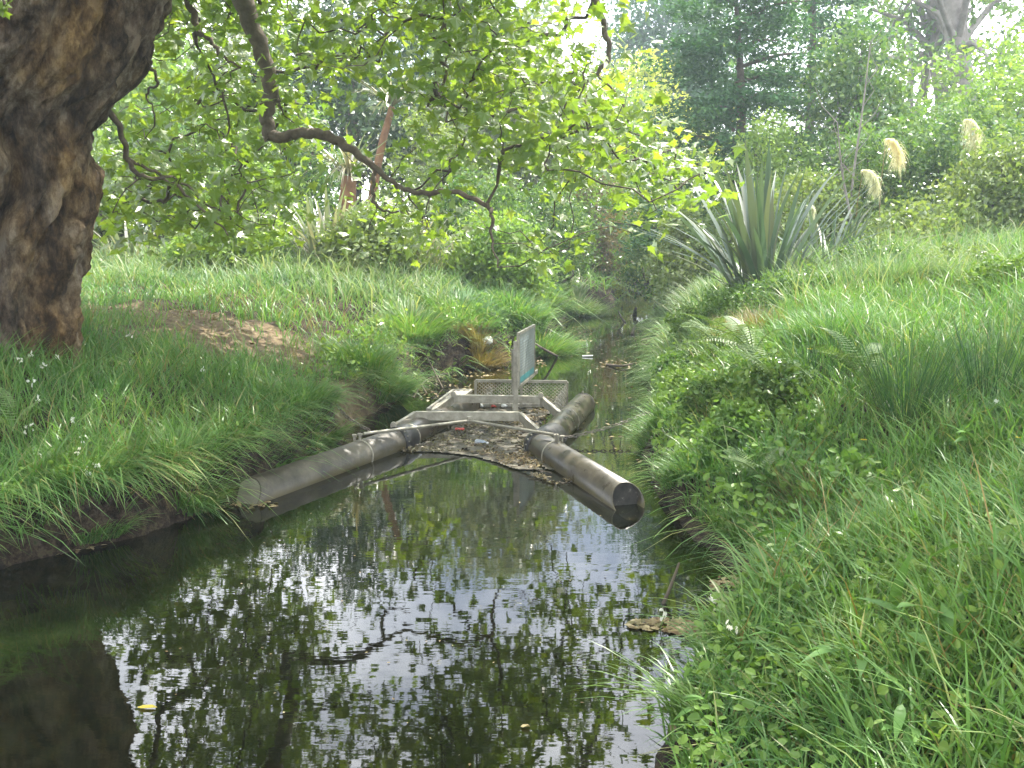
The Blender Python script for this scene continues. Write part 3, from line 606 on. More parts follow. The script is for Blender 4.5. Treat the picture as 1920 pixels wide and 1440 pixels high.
# ------------------------------------------------------------------ shrubs and trees behind
def crown(mb, blobs, n, size, asp=0.55, clr=0.28, per=40, up=0.4, front=0.72, oval=False):
    vol = np.array([b[3] * b[4] * b[5] for b in blobs]) ** 0.67; vol /= vol.sum()
    for b_, f in zip(blobs, vol):
        k_ = max(3, int(n * f / per)); u = rng.normal(0, 1, (k_, 3)); u /= np.linalg.norm(u, axis=1)[:, None]
        u[:, 1] = np.where((u[:, 1] > 0.2) & (rng.random(k_) < front), -u[:, 1], u[:, 1])
        r_ = rng.uniform(0.55, 1.08, k_) ** 0.8; c = np.array(b_[:3]) + u * r_[:, None] * np.array(b_[3:])
        q = rng.integers(0, k_, int(n * f)); cr = clr * (0.6 + 0.8 * rng.random(k_))
        P = c[q] + rng.normal(0, 1, (len(q), 3)) * (cr[q] * 0.55)[:, None] * [1, 1, 0.75]
        leafset(mb, P, rng.uniform(*size, len(q)), asp, up, 0.8, oval=oval)
def plant(name, cat, label, px, D, top_py, wpx, mat, n, size, asp=.55, stems=4, group=None, clr=.3, base=None, nb=9, barkmat='twig', depth=1.0, up=0.4, lowfrac=0.15):
    gp = at_d(px, 420, D); x0, y0 = gp[0], D; z0 = float(height([x0], [y0])[0]) if base is None else base
    topz = max(at_d(px, top_py, D)[2], z0 + .4); H = topz - z0; Wd = wpx / 1920 * D / 2
    root = thing(name, (x0, y0, z0), label, cat, group)
    lo = lowfrac if name == 'shrub' else 0.35
    blobs = []
    for q in range(nb):
        f = q / (nb - 1); zc = z0 + H * (lo + (0.86 - lo) * f); rr = Wd * (1 - 0.55 * f ** 2) ; a = q * 2.4 + px
        blobs.append((x0 + math.cos(a) * rr * 0.55, y0 + math.sin(a) * rr * 0.5 * depth, zc, rr * rng.uniform(.45, .65), rr * rng.uniform(.45, .6) * depth, max(H * 0.13, rr * rng.uniform(.35, .5))))
    mb = MB(); st = []
    for q in range(stems):
        b_ = blobs[(q * 3 + 2) % nb]; a = rng.uniform(0, 6.28); s0 = np.array([x0 + .1 * Wd * math.cos(a), y0 + .1 * Wd * math.sin(a), z0 - .1]); e = np.array(b_[:3])
        mm = (s0 + e) / 2 + rng.normal(0, .08 * H, 3) * [1, 1, .2]; tube(mb, smoothpath([s0, mm, e], 5), np.linspace(0.016 * H + .01, 0.006, 11), 6)
    # lateral boughs
    for b_ in blobs:
        c = np.array(b_[:3]); s0 = np.array([x0, y0, z0 + (c[2] - z0) * .55]); tube(mb, smoothpath([s0, (s0 + c) / 2 + rng.normal(0, .05 * H, 3), c + rng.normal(0, .3, 3) * b_[3]], 4), np.linspace(0.008 * H + .006, 0.005, 9), 5)
    tr_ = mb.mesh('trunk', M[barkmat], True); link('stem' if name == 'shrub' else 'trunk', tr_, root)
    mb = MB(); crown(mb, blobs, n, size, asp, clr, up=up, oval=name == 'weed_clump'); link('crown', mb.mesh('crown', M[mat]), root, 'stuff'); return root
# tall backdrop trees
gT = None
BT = [(-260, 27, -300, 620, 'f_mid', 'broad green tree hidden mostly behind the plane trunk'),
      (140, 29, -180, 560, 'f_dark', 'tall dark tree just right of the plane trunk, at the back'),
      (420, 31, -70, 520, 'f_silver', 'tall silvery green tree behind the drooping limb'),
      (660, 27, -60, 440, 'f_dark', 'dark tree behind the cabbage tree, top cut by the frame'),
      (880, 31, -50, 460, 'f_olive', 'olive green tree behind the middle of the stream bank'),
      (300, 24, 40, 420, 'f_lime', 'yellow-green tree between the trunk and the limb elbow'),
      (950, 26, 10, 340, 'f_silver', 'grey-green tree behind the hanging leaves, left of the sky gap')]
for px, D, tp, wp, mt_, lb in BT: plant('tree', 'tree', lb, px, D, tp, wp, mt_, 12000, (0.12, 0.24), clr=.55, stems=3, barkmat='limb', nb=11)
plant('tree', 'tree', 'pale yellow-green sunlit tree under the sky gap at top centre', 1180, 34, 100, 340, 'f_yellow', 12000, (0.14, 0.26), clr=.5, barkmat='limb')
plant('tree', 'tree', 'far tall blue-green tree rising beside the sky gap', 1262, 44, -160, 270, 'f_conifer', 17000, (0.16, 0.3), clr=.6, barkmat='limb', nb=11)
plant('tree', 'tree', 'tall tree with grey boughs at the top right, sky showing through', 1720, 33, -260, 620, 'f_mid', 9000, (0.14, 0.26), clr=.55, stems=7, barkmat='greybark', nb=9)
plant('tree', 'tree', 'slender green tree with bare upper stems above the right shrubs', 1600, 21, 10, 250, 'f_mid', 8000, (0.08, 0.16), clr=.35, stems=5, barkmat='greybark')
plant('tree', 'tree', 'light green tree at the upper right edge of the picture', 1880, 22, 60, 420, 'f_lime', 12000, (0.09, 0.17), clr=.4, stems=4, barkmat='greybark')
plant('tree', 'tree', 'tree beyond the right edge of the picture', 2250, 24, -100, 560, 'f_mid', 8000, (0.14, 0.24), clr=.5, barkmat='greybark')
# dark conifer with layered boughs
def conifer(px, D, top_py, label):
    x0 = at_d(px, 420, D)[0]; z0 = float(height([x0], [D])[0]); topz = at_d(px, top_py, D)[2]; H = topz - z0
    root = thing('conifer_tree', (x0, D, z0), label, 'tree'); mb = MB(); tube(mb, smoothpath([(x0, D, z0 - .1), (x0 + .15, D, z0 + H * .5), (x0 - .1, D, topz)], 6), np.linspace(.17, .03, 13), 8)
    link('trunk', mb.mesh('trunk', M['limb'], True), root); mbl = MB()
    for q in range(90):
        f = 0.06 + 0.92 * q / 90; z = z0 + H * f; L_ = 2.7 * (1 - 0.55 * f) * rng.uniform(.7, 1.1); a = q * 2.4 if q % 3 else rng.uniform(math.pi, 2 * math.pi)
        e = np.array([x0 + math.cos(a) * L_, D + math.sin(a) * L_ * .9, z + L_ * rng.uniform(-.05, .28)]); s0 = np.array([x0, D, z])
        if q % 5 == 0:
            mb = MB(); tube(mb, smoothpath([s0, (s0 + e) / 2 + [0, 0, .12], e], 4), np.linspace(.05, .012, 9), 5); link('bough', mb.mesh('bough', M['limb'], True), root)
        k_ = 9; tt = rng.uniform(.25, 1.05, k_); c = s0 + (e - s0) * tt[:, None] + rng.normal(0, .16, (k_, 3)) * [1, 1, .4]
        qn = rng.integers(0, k_, 330); P = c[qn] + rng.normal(0, 1, (330, 3)) * [.2, .2, .07]
        leafset(mbl, P, rng.uniform(.07, .15, 330), .5, 1.0, .5)
    link('crown', mbl.mesh('crown', M['f_conifer']), root, 'stuff')
conifer(1370, 22, -60, 'dark green spreading conifer with tiered boughs right of the sky gap')
conifer(1500, 26, -200, 'taller dark conifer partly hidden behind the tiered one')
# shrubs
SH = [(430, 17, 400, 200, 'f_lime', 'low bright shrub at the back edge of the lawn, under the limb'),
      (700, 17, 395, 200, 'f_olive', 'low shrub in front of the pale flaxes'),
      (930, 17.5, 400, 190, 'f_lime', 'low sunlit shrub behind the left bank mounds'),
      (1130, 30, 60, 300, 'f_lime', 'tall light shrub just under the sky gap'),
      (190, 19, 250, 260, 'f_olive', 'olive shrub beside the plane trunk'),
      (340, 20, 190, 260, 'f_mid', 'mid green shrub right of the trunk at the back of the lawn'),
      (470, 18.5, 290, 230, 'f_lime', 'bright yellow-green shrub under the drooping limb'),
      (560, 21, 150, 260, 'f_mid', 'mid green shrub behind the limb elbow'),
      (830, 21, 200, 280, 'f_olive', 'olive shrub behind the right-hand flax'),
      (900, 19.5, 320, 230, 'f_mid', 'leafy green shrub above the sign'),
      (1010, 22, 330, 220, 'f_mid', 'mid green shrub where the bank bends right'),
      (1110, 28, 330, 200, 'f_brown', 'brown withered shrub over the head of the stream'),
      (1185, 33, 430, 230, 'f_yellow', 'low yellowish shrub overhanging the far water'),
      (1010, 27, 210, 300, 'f_lime', 'tall light green shrub behind the brown one'),
      (1260, 25, 250, 220, 'f_mid', 'green shrub left of the conifer foot'),
      (1300, 19, 380, 170, 'f_olive', 'olive shrub just left of the big flax'),
      (1530, 17.5, 330, 260, 'f_olive', 'leafy shrub directly behind the big flax'),
      (1640, 18, 200, 280, 'f_mid', 'leafy shrub behind the two lower plumes'),
      (1780, 17.5, 170, 300, 'f_mid', 'dense glossy shrub around the highest plume'),
      (1900, 15.5, 230, 300, 'f_olive', 'glossy shrub at the right edge'),
      (1750, 15.2, 400, 260, 'f_olive', 'low tangled shrub right of the flax'),
      (1430, 20, 200, 220, 'f_lime', 'light green shrub in front of the conifer'),
      (2080, 15, 150, 360, 'f_mid', 'big shrub beyond the right edge'),
      (-150, 18, 200, 400, 'f_olive', 'big shrub hidden behind the plane trunk')]
for px, D, tp, wp, mt_, lb in SH: plant('shrub', 'shrub', lb, px, D, tp, wp, mt_, 11000, (0.05, 0.12), clr=.24, nb=10, group=None)
for px, D, tp, wp, mt_, lb in ((1480, 11.5, 535, 190, 'f_mid', 'leafy weed bush on the right bank below the big flax'), (1395, 12.5, 545, 150, 'herb', 'light leafy weed clump left of the weed bush, near the flax foot'), (1300, 13.5, 600, 100, 'herb', 'leafy weed clump on the right bank by the far water'),
      (1290, 11, 680, 110, 'f_mid', 'leafy weed clump over the water at the right chain'), (1300, 9.2, 760, 120, 'herb', 'leafy weed clump above the water opposite the right float'), (1345, 8.2, 835, 120, 'f_mid', 'dark leafy weed clump beyond the right pipe end'), (1470, 7.6, 850, 150, 'f_mid', 'dark leafy weed clump under the ferns'), (1660, 13, 480, 210, 'f_mid', 'leafy bush in the tall grass below the plumes'), (1800, 12, 500, 200, 'f_olive', 'olive leafy bush in the tall grass right of the plumes'), (1910, 10, 560, 180, 'herb', 'pale leafy bush at the right edge above the rushes'), (1400, 7.2, 960, 110, 'herb', 'low leafy weed clump overhanging the mud')):
    plant('weed_clump', 'weed', lb, px, D, tp, wp, mt_, 3600, (0.022, 0.06), clr=.09, nb=8, stems=5)
# bare pale saplings above the flax
for px, D, pts, lb in ((1620, 17, [(1585, 480), (1600, 330), (1618, 200), (1632, 80)], 'tall bare pale stem rising behind the lower plume'), (1585, 16.5, [(1600, 430), (1580, 330), (1570, 230)], 'short thin bare stem between flax and plumes')):
    P = smoothpath([at_d(a, b, D) for a, b in pts], 6); mb = MB(); tube(mb, P, np.linspace(.025, .008, len(P)), 6)
    for q in range(4, len(P), 2): tube(mb, [P[q], P[q] + [rng.uniform(-.3, .3), 0, .25], P[q] + [rng.uniform(-.45, .45), 0, .55]], [.008, .006, .003], 4)
    tagged(link('sapling', mb.mesh('sapling', M['greybark'], True)), lb, 'sapling')
# large grey pine trunks top right
for px, D, rr, lb in ((1800, 30, .42, 'thick grey leaning trunk in the top right corner'), (1760, 31, .26, 'thinner grey trunk left of the thick leaning one')):
    x0 = at_d(px, 420, D)[0]; mb = MB(); P = smoothpath([(x0 + 1.0, D, 1.2), (x0 + .2, D, 4.5), (x0 - .5, D, 7.5), (x0 - .7, D, 12)], 6); tube(mb, P, np.linspace(rr, rr * .6, len(P)), 12)
    r0 = thing('pine_tree', (x0 + 1.0, D, 1.2), lb, 'tree'); link('trunk', mb.mesh('trunk', M['greybark'], True), r0)
    mb = MB()
    for q in range(8): e = P[-6] + rng.normal(0, 1.3, 3) + [0, 0, .8]; tube(mb, [P[-8], (P[-8] + e) / 2 + [0, 0, .3], e], [.12, .08, .03], 6)
    link('boughs', mb.mesh('boughs', M['greybark'], True), r0)
    mb = MB(); crown(mb, [(x0 - .7, D, 10.6, 2.8, 2.2, 1.3)], 6000, (.12, .25), .3, .5); link('crown', mb.mesh('crown', M['f_conifer']), r0, 'stuff')
# cabbage tree: brown skirted stem, spiky heads
def sword(L_, W_, bend, lean, segs=6):
    """single blade mesh along +X lean, local"""
    ts = np.linspace(0, 1, segs + 1); V = []; ws = [.55, .9, 1, .95, .8, .5, 0.02]
    for t_, w_ in zip(ts, ws):
        h = L_ * (lean * t_ + bend * t_ ** 2.2); z = L_ * (t_ * math.sqrt(max(.05, 1 - lean * lean)) - 0.55 * bend * t_ ** 2.4); w2 = W_ * w_ / 2
        V += [[h - w2 * .25, -w2, z], [h, 0, z - .0], [h - w2 * .25, w2, z]]
    F = []
    for s_ in range(segs):
        a = s_ * 3; F += [[a, a + 1, a + 4, a + 3], [a + 1, a + 2, a + 5, a + 4]]
    return np.array(V), np.array(F)
def swordclump(name, cat, loc, label, n, Lr, Wr, mat, spread=(0.05, 0.75), br=0.25, group=None, partname='leaf'):
    root = thing(name, loc, label, cat, group); mes = []
    for q in range(9):
        lean = spread[0] + (spread[1] - spread[0]) * q / 8; V, F = sword(1, rng.uniform(*Wr), rng.uniform(.05, .22) + lean * .3, lean); mb = MB(); mb.add(V, F); mes.append(mb.mesh(partname, M[mat], True))
    for q in range(n):
        o = bpy.data.objects.new(partname, mes[rng.integers(0, 9)]); o.parent = root; a = rng.uniform(0, 2 * math.pi); rr = br * rng.uniform(.1, 1)
        o.location = (math.cos(a) * rr, math.sin(a) * rr, -.03); o.rotation_euler = (rng.normal(0, .06), rng.normal(0, .08), a + rng.normal(0, .3)); s_ = rng.uniform(*Lr); o.scale = (s_, s_ * rng.uniform(.8, 1.2), s_); COL.objects.link(o)
    return root
def gnd(px, D): x = at_d(px, 420, D)[0]; return np.array([x, D, float(height([x], [D])[0])])
swordclump('flax', 'flax', gnd(1435, 13.2), 'big dark blue-green flax with upright sword leaves on the right bank', 95, (1.25, 2.2), (.034, .05), 'flax', (.02, .72), .4)
swordclump('flax', 'flax', gnd(1555, 14.2), 'lower flax clump to the right of the big one', 40, (.9, 1.4), (.035, .05), 'flax', (.05, .7), .3)
swordclump('flax', 'flax', gnd(612, 17.5), 'pale flax with straw coloured leaves left of the brown stem', 70, (1.1, 1.7), (.04, .06), 'flaxpale', (.05, .65), .4)
swordclump('flax', 'flax', gnd(770, 17.8), 'pale silvery flax to the right of the brown stem', 60, (.9, 1.4), (.04, .06), 'flaxpale', (.1, .8), .4)
swordclump('flax', 'flax', gnd(850, 18.0), 'small pale flax, rightmost of the three on the left bank', 40, (.7, 1.1), (.04, .06), 'flaxpale', (.1, .8), .35)
swordclump('flax', 'flax', gnd(240, 17.4), 'low pale flax beside the plane trunk', 40, (.7, 1.2), (.04, .06), 'flaxpale', (.2, .9), .35)
for px, D, hd, pts, lb in ((650, 18.3, (655, 330), [(648, 475), (650, 400), (655, 330)], 'cabbage tree with thick brown stem between the flaxes'), (715, 19.3, (640, 190), [(690, 420), (712, 290), (735, 200)], 'cabbage tree with slender leaning tan stem behind the limb')):
    P = smoothpath([at_d(a, b, D) for a, b in pts], 6); r0 = thing('cabbage_tree', P[0], lb, 'tree'); mb = MB(); tube(mb, P, np.linspace(.2 if px == 650 else .09, .13 if px == 650 else .06, len(P)), 10)
    link('trunk', mb.mesh('trunk', M['brownbark'], True), r0); mb = MB(); n_ = 90; V_ = np.tile(P[-1], (n_, 1)); az = rng.uniform(0, 6.28, n_)
    blades(mb, V_, rng.uniform(.6, 1.0, n_), .04, az, rng.uniform(.2, 1.2, n_), rng.uniform(0, .2, n_), rng.uniform(.1, 1.3, n_), 4); link('crown', mb.mesh('crown', M['flaxpale'], True), r0, 'stuff')
# toetoe plumes on tall stalks
for px, py0, py1, D, dx, lb in ((1618, 320, 385, 15.0, 30, 'lowest cream toetoe plume, nearest the flax'), (1662, 262, 335, 15.4, 28, 'middle cream toetoe plume, drooping to the right'), (1812, 226, 302, 16, 20, 'highest cream toetoe plume, furthest to the right'), (1516, 385, 415, 14.2, 8, 'small cream plume standing up out of the big flax')):
    top_ = at_d(px, py0, D); g_ = gnd(px - 8, D); r0 = thing('toetoe', g_, lb, 'pampas grass'); mb = MB(); P = smoothpath([g_, (g_ + top_) / 2 + [-.05, 0, .1], top_], 8); tube(mb, P, np.linspace(.008, .005, len(P)), 5)
    link('stalk', mb.mesh('stalk', M['drygrass'], True), r0); mb = MB(); hh = (py1 - py0) / 1920 * D; n_ = 800; t_ = rng.random(n_); dxm = dx / 1920 * D
    base_ = np.stack([top_[0] + dxm * np.sin(t_ * 1.6) * .8 + rng.normal(0, .012, n_), np.full(n_, D) + rng.normal(0, .02, n_), top_[2] - .9 * hh * t_ ** 1.9 * .75], 1)
    sgn = np.where(rng.random(n_) < .65, 0, math.pi) + rng.normal(0, .7, n_)
    blades(mb, base_, rng.uniform(.3, 1, n_) * hh * .42 * (0.45 + 1.0 * np.sin(np.clip(t_, 0.02, 1) * 2.6)), .006, sgn, rng.uniform(.1, .6, n_), .05, rng.uniform(1.3, 2.0, n_), 3)
    link('plume', mb.mesh('plume', M['plume'], True), r0, 'stuff')

# rounded tussock mounds on the bank ends
def tussock(loc, L_, n, mat, label, W_=.012, r=.25, segs=4, name='tussock', cat='grass tuft', group=None, dr=(.5, 1.1)):
    r0 = thing(name, loc, label, cat, group); a = rng.uniform(0, 6.28, n); q = np.sqrt(rng.random(n)) * r; P = np.stack([loc[0] + np.cos(a) * q, loc[1] + np.sin(a) * q, np.full(n, loc[2] - .03)], 1); P[:, 2] = np.maximum(height(P[:, 0], P[:, 1]) - .02, loc[2] - .35)
    mb = MB(); ln = .1 + q / r * .5; blades(mb, P, rng.uniform(.3, 1, n) * L_, W_, a + rng.normal(0, .3, n), ln, rng.uniform(.1, .5, n), rng.uniform(*dr, n) * ln + .1, segs)
    link('blades', mb.mesh('blades', M[mat], True), r0, 'stuff'); return r0
TS = [(1080, 582, .95, 3000, 'grassblue', 'rounded green tussock at the bend of the far left bank', .02, .55),
      (1010, 560, .9, 1800, 'grass', 'tall grass mound on the left bank just before the bend', .016, .45),
      (960, 590, .9, 2200, 'grass', 'grass mound on the left bank behind the sign top', .014, .45),
      (860, 600, .85, 2200, 'grass', 'broad grass mound on the left bank above the rubbish', .012, .45),
      (770, 625, .8, 2200, 'grass', 'bright grass mound over the undercut left bank', .011, .4),
      (690, 690, .7, 2200, 'grass', 'shaggy grass mound above the left pipe', .01, .4),
      (560, 760, .55, 1600, 'grass', 'shaggy grass mound halfway along the left pipe', .008, .35),
      (330, 860, .5, 1500, 'grass', 'drooping grass clump over the near left bank', .007, .3),
      (150, 900, .5, 1500, 'grass', 'drooping grass clump nearest the left edge of the picture', .007, .3),
      (1255, 680, .4, 1200, 'grass', 'grass clump on the right bank by the far water', .01, .3),
      (1270, 790, .55, 1500, 'grass', 'grass clump hanging over the water opposite the frame', .009, .3),
      (1330, 885, .45, 1500, 'grass', 'grass clump at the water beside the right pipe end', .008, .28),
      (1560, 640, .7, 1600, 'grass', 'tall bushy grass clump between fern and flax', .009, .3),
      (1010, 640, 1.0, 3000, 'grass', 'tussock spilling over the left bank behind the sign', .014, .4),
      (900, 655, .7, 1500, 'drygrass', 'small straw coloured tussock hanging over the left bank', .01, .2),
      (1260, 600, .9, 2200, 'grassblue', 'pale arching sedge on the far right bank by the water', .012, .4),
      (1760, 525, .9, 1800, 'grassblue', 'pale arching sedge in the tall grass, middle of the far right bank', .01, .4),
      (1870, 550, .8, 1800, 'grassblue', 'pale arching sedge at the right edge of the picture', .01, .35),
      (1330, 560, 1.0, 2200, 'grassblue', 'pale sedge at the left foot of the big flax', .012, .4),
      (1500, 530, .9, 1800, 'grassblue', 'pale sedge at the right foot of the big flax', .01, .35),
      (1680, 545, .9, 1800, 'grassblue', 'pale arching sedge in front of the low tangled shrub', .01, .35),
      (1420, 640, .8, 2200, 'drygrass', 'olive brown tussock on the right bank above the fern', .008, .22),
      (1530, 950, .55, 900, 'drygrass', 'matted brown dead grass low on the right bank', .007, .25),
      (190, 490, .8, 1200, 'drygrass', 'yellowish tussock beside the plane trunk foot', .014, .3),
      (730, 690, .5, 900, 'grass', 'dark green tussock hanging near the chain post', .01, .25)]
for px, py, L_, n, mt_, lb, W_, r_ in TS:
    tussock(ground_at(px, py), L_ * .72, n, mt_, lb, W_, r_)
for px, py, lb in ((1700, 790, 'large dark rush clump with fine upright stems on the right bank'), (1540, 745, 'smaller rush clump leaning left of the large one'), (1850, 760, 'rush clump near the right edge of the picture')):
    g_ = ground_at(px, py); n = 300 if px == 1700 else 130; r0 = thing('rush_clump', g_, lb, 'rushes'); a = rng.uniform(0, 6.28, n); q = np.sqrt(rng.random(n)) * .16
    P = np.stack([g_[0] + np.cos(a) * q, g_[1] + np.sin(a) * q, np.full(n, g_[2] - .02)], 1); mb = MB()
    blades(mb, P, rng.uniform(.4, .85, n), .005, a + rng.normal(0, .25, n), .1 + rng.random(n) * .65, rng.uniform(0, .12, n), rng.uniform(.02, .15, n), 3); link('stems', mb.mesh('stems', M['rush'], True), r0, 'stuff')

# ferns
def frond_mesh(L_, np_=20, w_=.2):
    mb = MB(); t_ = np.linspace(0, 1, 14); P = np.stack([L_ * (.85 * t_), 0 * t_, L_ * (.62 * t_ - .55 * t_ ** 2)], 1); tube(mb, P, np.linspace(.004, .0015, 14), 4)
    for s_ in (-1, 1):
        for q in range(np_):
            f = .15 + .84 * q / np_; c = np.array([np.interp(f, t_, P[:, 0]), 0, np.interp(f, t_, P[:, 2])]); l = L_ * w_ * math.sin(math.pi * min(1, f ** .75)) * .6 + .01; wd = l * .07 + .002
            d = np.array([.35, s_ * .93, -.12]); e = np.array([.93, -s_ * .35, 0])
            V = [c - e * wd * .8, c + d * l * .35 - e * wd, c + d * l * .8 - e * wd * .5, c + d * l, c + d * l * .8 + e * wd * .5, c + d * l * .35 + e * wd, c + e * wd * .8]
            mb.add(V, [[0, 1, 5, 6], [1, 2, 4, 5]]); mb.f.setdefault(3, []).append(np.array([[2, 3, 4]]) + mb.n - 7)
    return mb.mesh('frond', M['fern'])
fm = [frond_mesh(.62), frond_mesh(.75), frond_mesh(.5)]
FE = [(1410, 745, 9, 'fern with pale arching fronds overhanging the right bank', 1.0), (1340, 705, 7, 'fern fronds reaching left over the water, behind the largest fern', .8), (1450, 800, 7, 'dark drooping fern lower down the right bank', .8), (1420, 985, 5, 'small fern low by the water under the dead grass', .5), (1620, 800, 6, 'fern with light fronds left of the rush clump', .75), (30, 905, 4, 'small light fern at the left picture edge', .55)]
for px, py, nf, lb, sc in FE:
    g_ = ground_at(px, py); r0 = thing('fern', g_ + [0, 0, .33], lb, 'fern')
    sc = sc * 1.25
    for q in range(nf):
        o = bpy.data.objects.new('frond', fm[q % 3]); o.parent = r0; a = math.pi * 1.05 + (q - nf / 2) * (4.2 / nf) + rng.normal(0, .15); o.rotation_euler = (rng.normal(0, .25), -rng.uniform(.1, .5), a); o.scale = (sc,) * 3; o.location = (0, 0, 0); COL.objects.link(o)

# docks and other big soft leaves
def dockleaf(L_, W_, curl):
    ts = np.linspace(0, 1, 7); ws = [.08, .7, 1, .95, .75, .42, .02]; V = []
    for t_, w_ in zip(ts, ws):
        c = np.array([L_ * t_, 0, -curl * L_ * t_ * t_]); o_ = W_ * w_ / 2; V += [c + [0, -o_, .22 * o_], c, c + [0, o_, .22 * o_]]
    F = [[a, a + 1, a + 4, a + 3] for a in range(0, 18, 3)] + [[a + 1, a + 2, a + 5, a + 4] for a in range(0, 18, 3)]
    mb = MB(); mb.add(V, F); tube(mb, [[-.6 * L_, 0, -.25 * L_], [-.3 * L_, 0, -.08 * L_], [0, 0, 0]], [.003, .0025, .002], 4); return mb.mesh('leaf', M['dock'], True)
dk = [dockleaf(.2, .055, .5), dockleaf(.15, .05, .4), dockleaf(.24, .055, .8), dockleaf(.11, .055, .25)]
DK = [(1500, 1290, 5, .7, 'dock with pale oval leaves in the grass near the water'), (1750, 1240, 6, .9, 'dock with broad pale leaf in the near grass'), (1600, 1330, 5, .7, 'dock low in the foreground weeds'), (1790, 1330, 5, .8, 'dock near the bottom right corner'), (1350, 1390, 4, .6, 'dock leaning over the water at the bottom edge'), (1440, 1160, 5, .8, 'dock at the water edge beside the mud'),
      (1520, 1080, 7, 1.0, 'leafy dock below the matted dead grass'), (1650, 1010, 5, .9, 'dock with one tall upright leaf above the near grass'), (1830, 880, 5, 1., 'dock near the yellow dandelion on the right'), (1450, 940, 4, .7, 'dock at the foot of the ferns'), (1690, 1420, 4, .6, 'pale grey-green dock at the bottom edge'), (1880, 1120, 5, 1., 'dock at the right edge of the picture')]
for px, py, n, sc, lb in DK:
    g_ = ground_at(px, py); r0 = thing('dock', g_ + [0, 0, .1], lb, 'weed')
    for q in range(int(n * 1.7)):
        o = bpy.data.objects.new('leaf', dk[rng.integers(0, 4)]); o.parent = r0; a = rng.uniform(0, 6.28); o.rotation_euler = (rng.normal(0, .3), -rng.uniform(-.1, .9), a); o.scale = (sc,) * 3; o.location = (math.cos(a) * .09, math.sin(a) * .09, rng.uniform(0, .12)); COL.objects.link(o)
# tall upright dock leaf
g_ = ground_at(1668, 1225); r0 = thing('dock', g_, 'single tall upright sword-shaped leaf in the near grass', 'weed'); o = bpy.data.objects.new('leaf', dockleaf(.3, .06, .12)); o.parent = r0; o.location = (0, 0, .13); o.rotation_euler = (0, -1.42, -1.2); COL.objects.link(o)
# water's edge tuft of narrow leaves (onion weed)
for px, py, lb, n in ((1310, 1375, 'narrow-leaved tuft arching over the water at the bottom of the picture', 60), (1390, 1240, 'narrow-leaved tuft beside the floating litter', 40)):
    g_ = ground_at(px, py); r0 = thing('weed_tuft', g_, lb, 'grass tuft'); a = rng.normal(2.9, .8, n); mb = MB(); P = np.tile(g_, (n, 1)) + rng.normal(0, .05, (n, 3)) * [1, 1, 0]
    blades(mb, P, rng.uniform(.25, .48, n), .009, a, rng.uniform(.1, .6, n), rng.uniform(.2, .7, n), rng.uniform(.3, .7, n), 4); link('blades', mb.mesh('blades', M['herb'], True), r0, 'stuff')

# wild flowers
def flower(px, py, kind, label, h=.16, group=None):
    g_ = ground_at(px, py + 12); r0 = thing('wildflower', g_, label, 'flower', group); top_ = np.array([g_[0] + .02, g_[1], g_[2] + h])
    mb = MB(); tube(mb, smoothpath([g_, g_ + [0, 0, h * .6], top_], 4), .0022, 4); link('stem', mb.mesh('stem', M['herb'], True), r0); mb = MB()
    if kind == 'w':
        for q in range(4):
            c = top_ + rng.normal(0, .016, 3); leafset(mb, np.tile(c, (5, 1)) + rng.normal(0, .004, (5, 3)), .024, .5, .3, .8, tipdown=2)
    else:
        for q in range(14):
            a = q * .45; c = top_; mb.add([c, c + [.022 * math.cos(a - .15), .022 * math.sin(a - .15), .004], c + [.022 * math.cos(a + .15), .022 * math.sin(a + .15), .004]], [[0, 1, 2]])
    link('petals', mb.mesh('petals', M['petalw' if kind == 'w' else 'petaly']), r0)
for px, py in ((55, 688), (80, 715), (105, 695), (35, 705), (58, 745), (70, 780), (137, 817), (378, 718), (240, 650), (55, 840), (155, 858), (145, 878), (180, 915), (165, 965)):
    flower(px, py, 'w', 'small white wildflower in the grass of the left bank', group='white wildflowers on the left bank')
for px, py, lb in ((1237, 1215, 'white bell flower arching over the water'), (1332, 1190, 'white flower beside the floating litter'), (1355, 1258, 'white flowers in the tuft at the water edge'), (1655, 800, 'white flower at the foot of the rush clump'), (1860, 800, 'white flower near the right edge')): flower(px, py, 'w', lb, .2)
for px, py, lb in ((1666, 592, 'yellow flower high on the right bank'), (1610, 872, 'yellow flower above the matted dead grass'), (1900, 872, 'yellow dandelion at the right edge'), (1512, 690, 'yellow bloom behind the ferns')): flower(px, py, 'y', lb, .2)

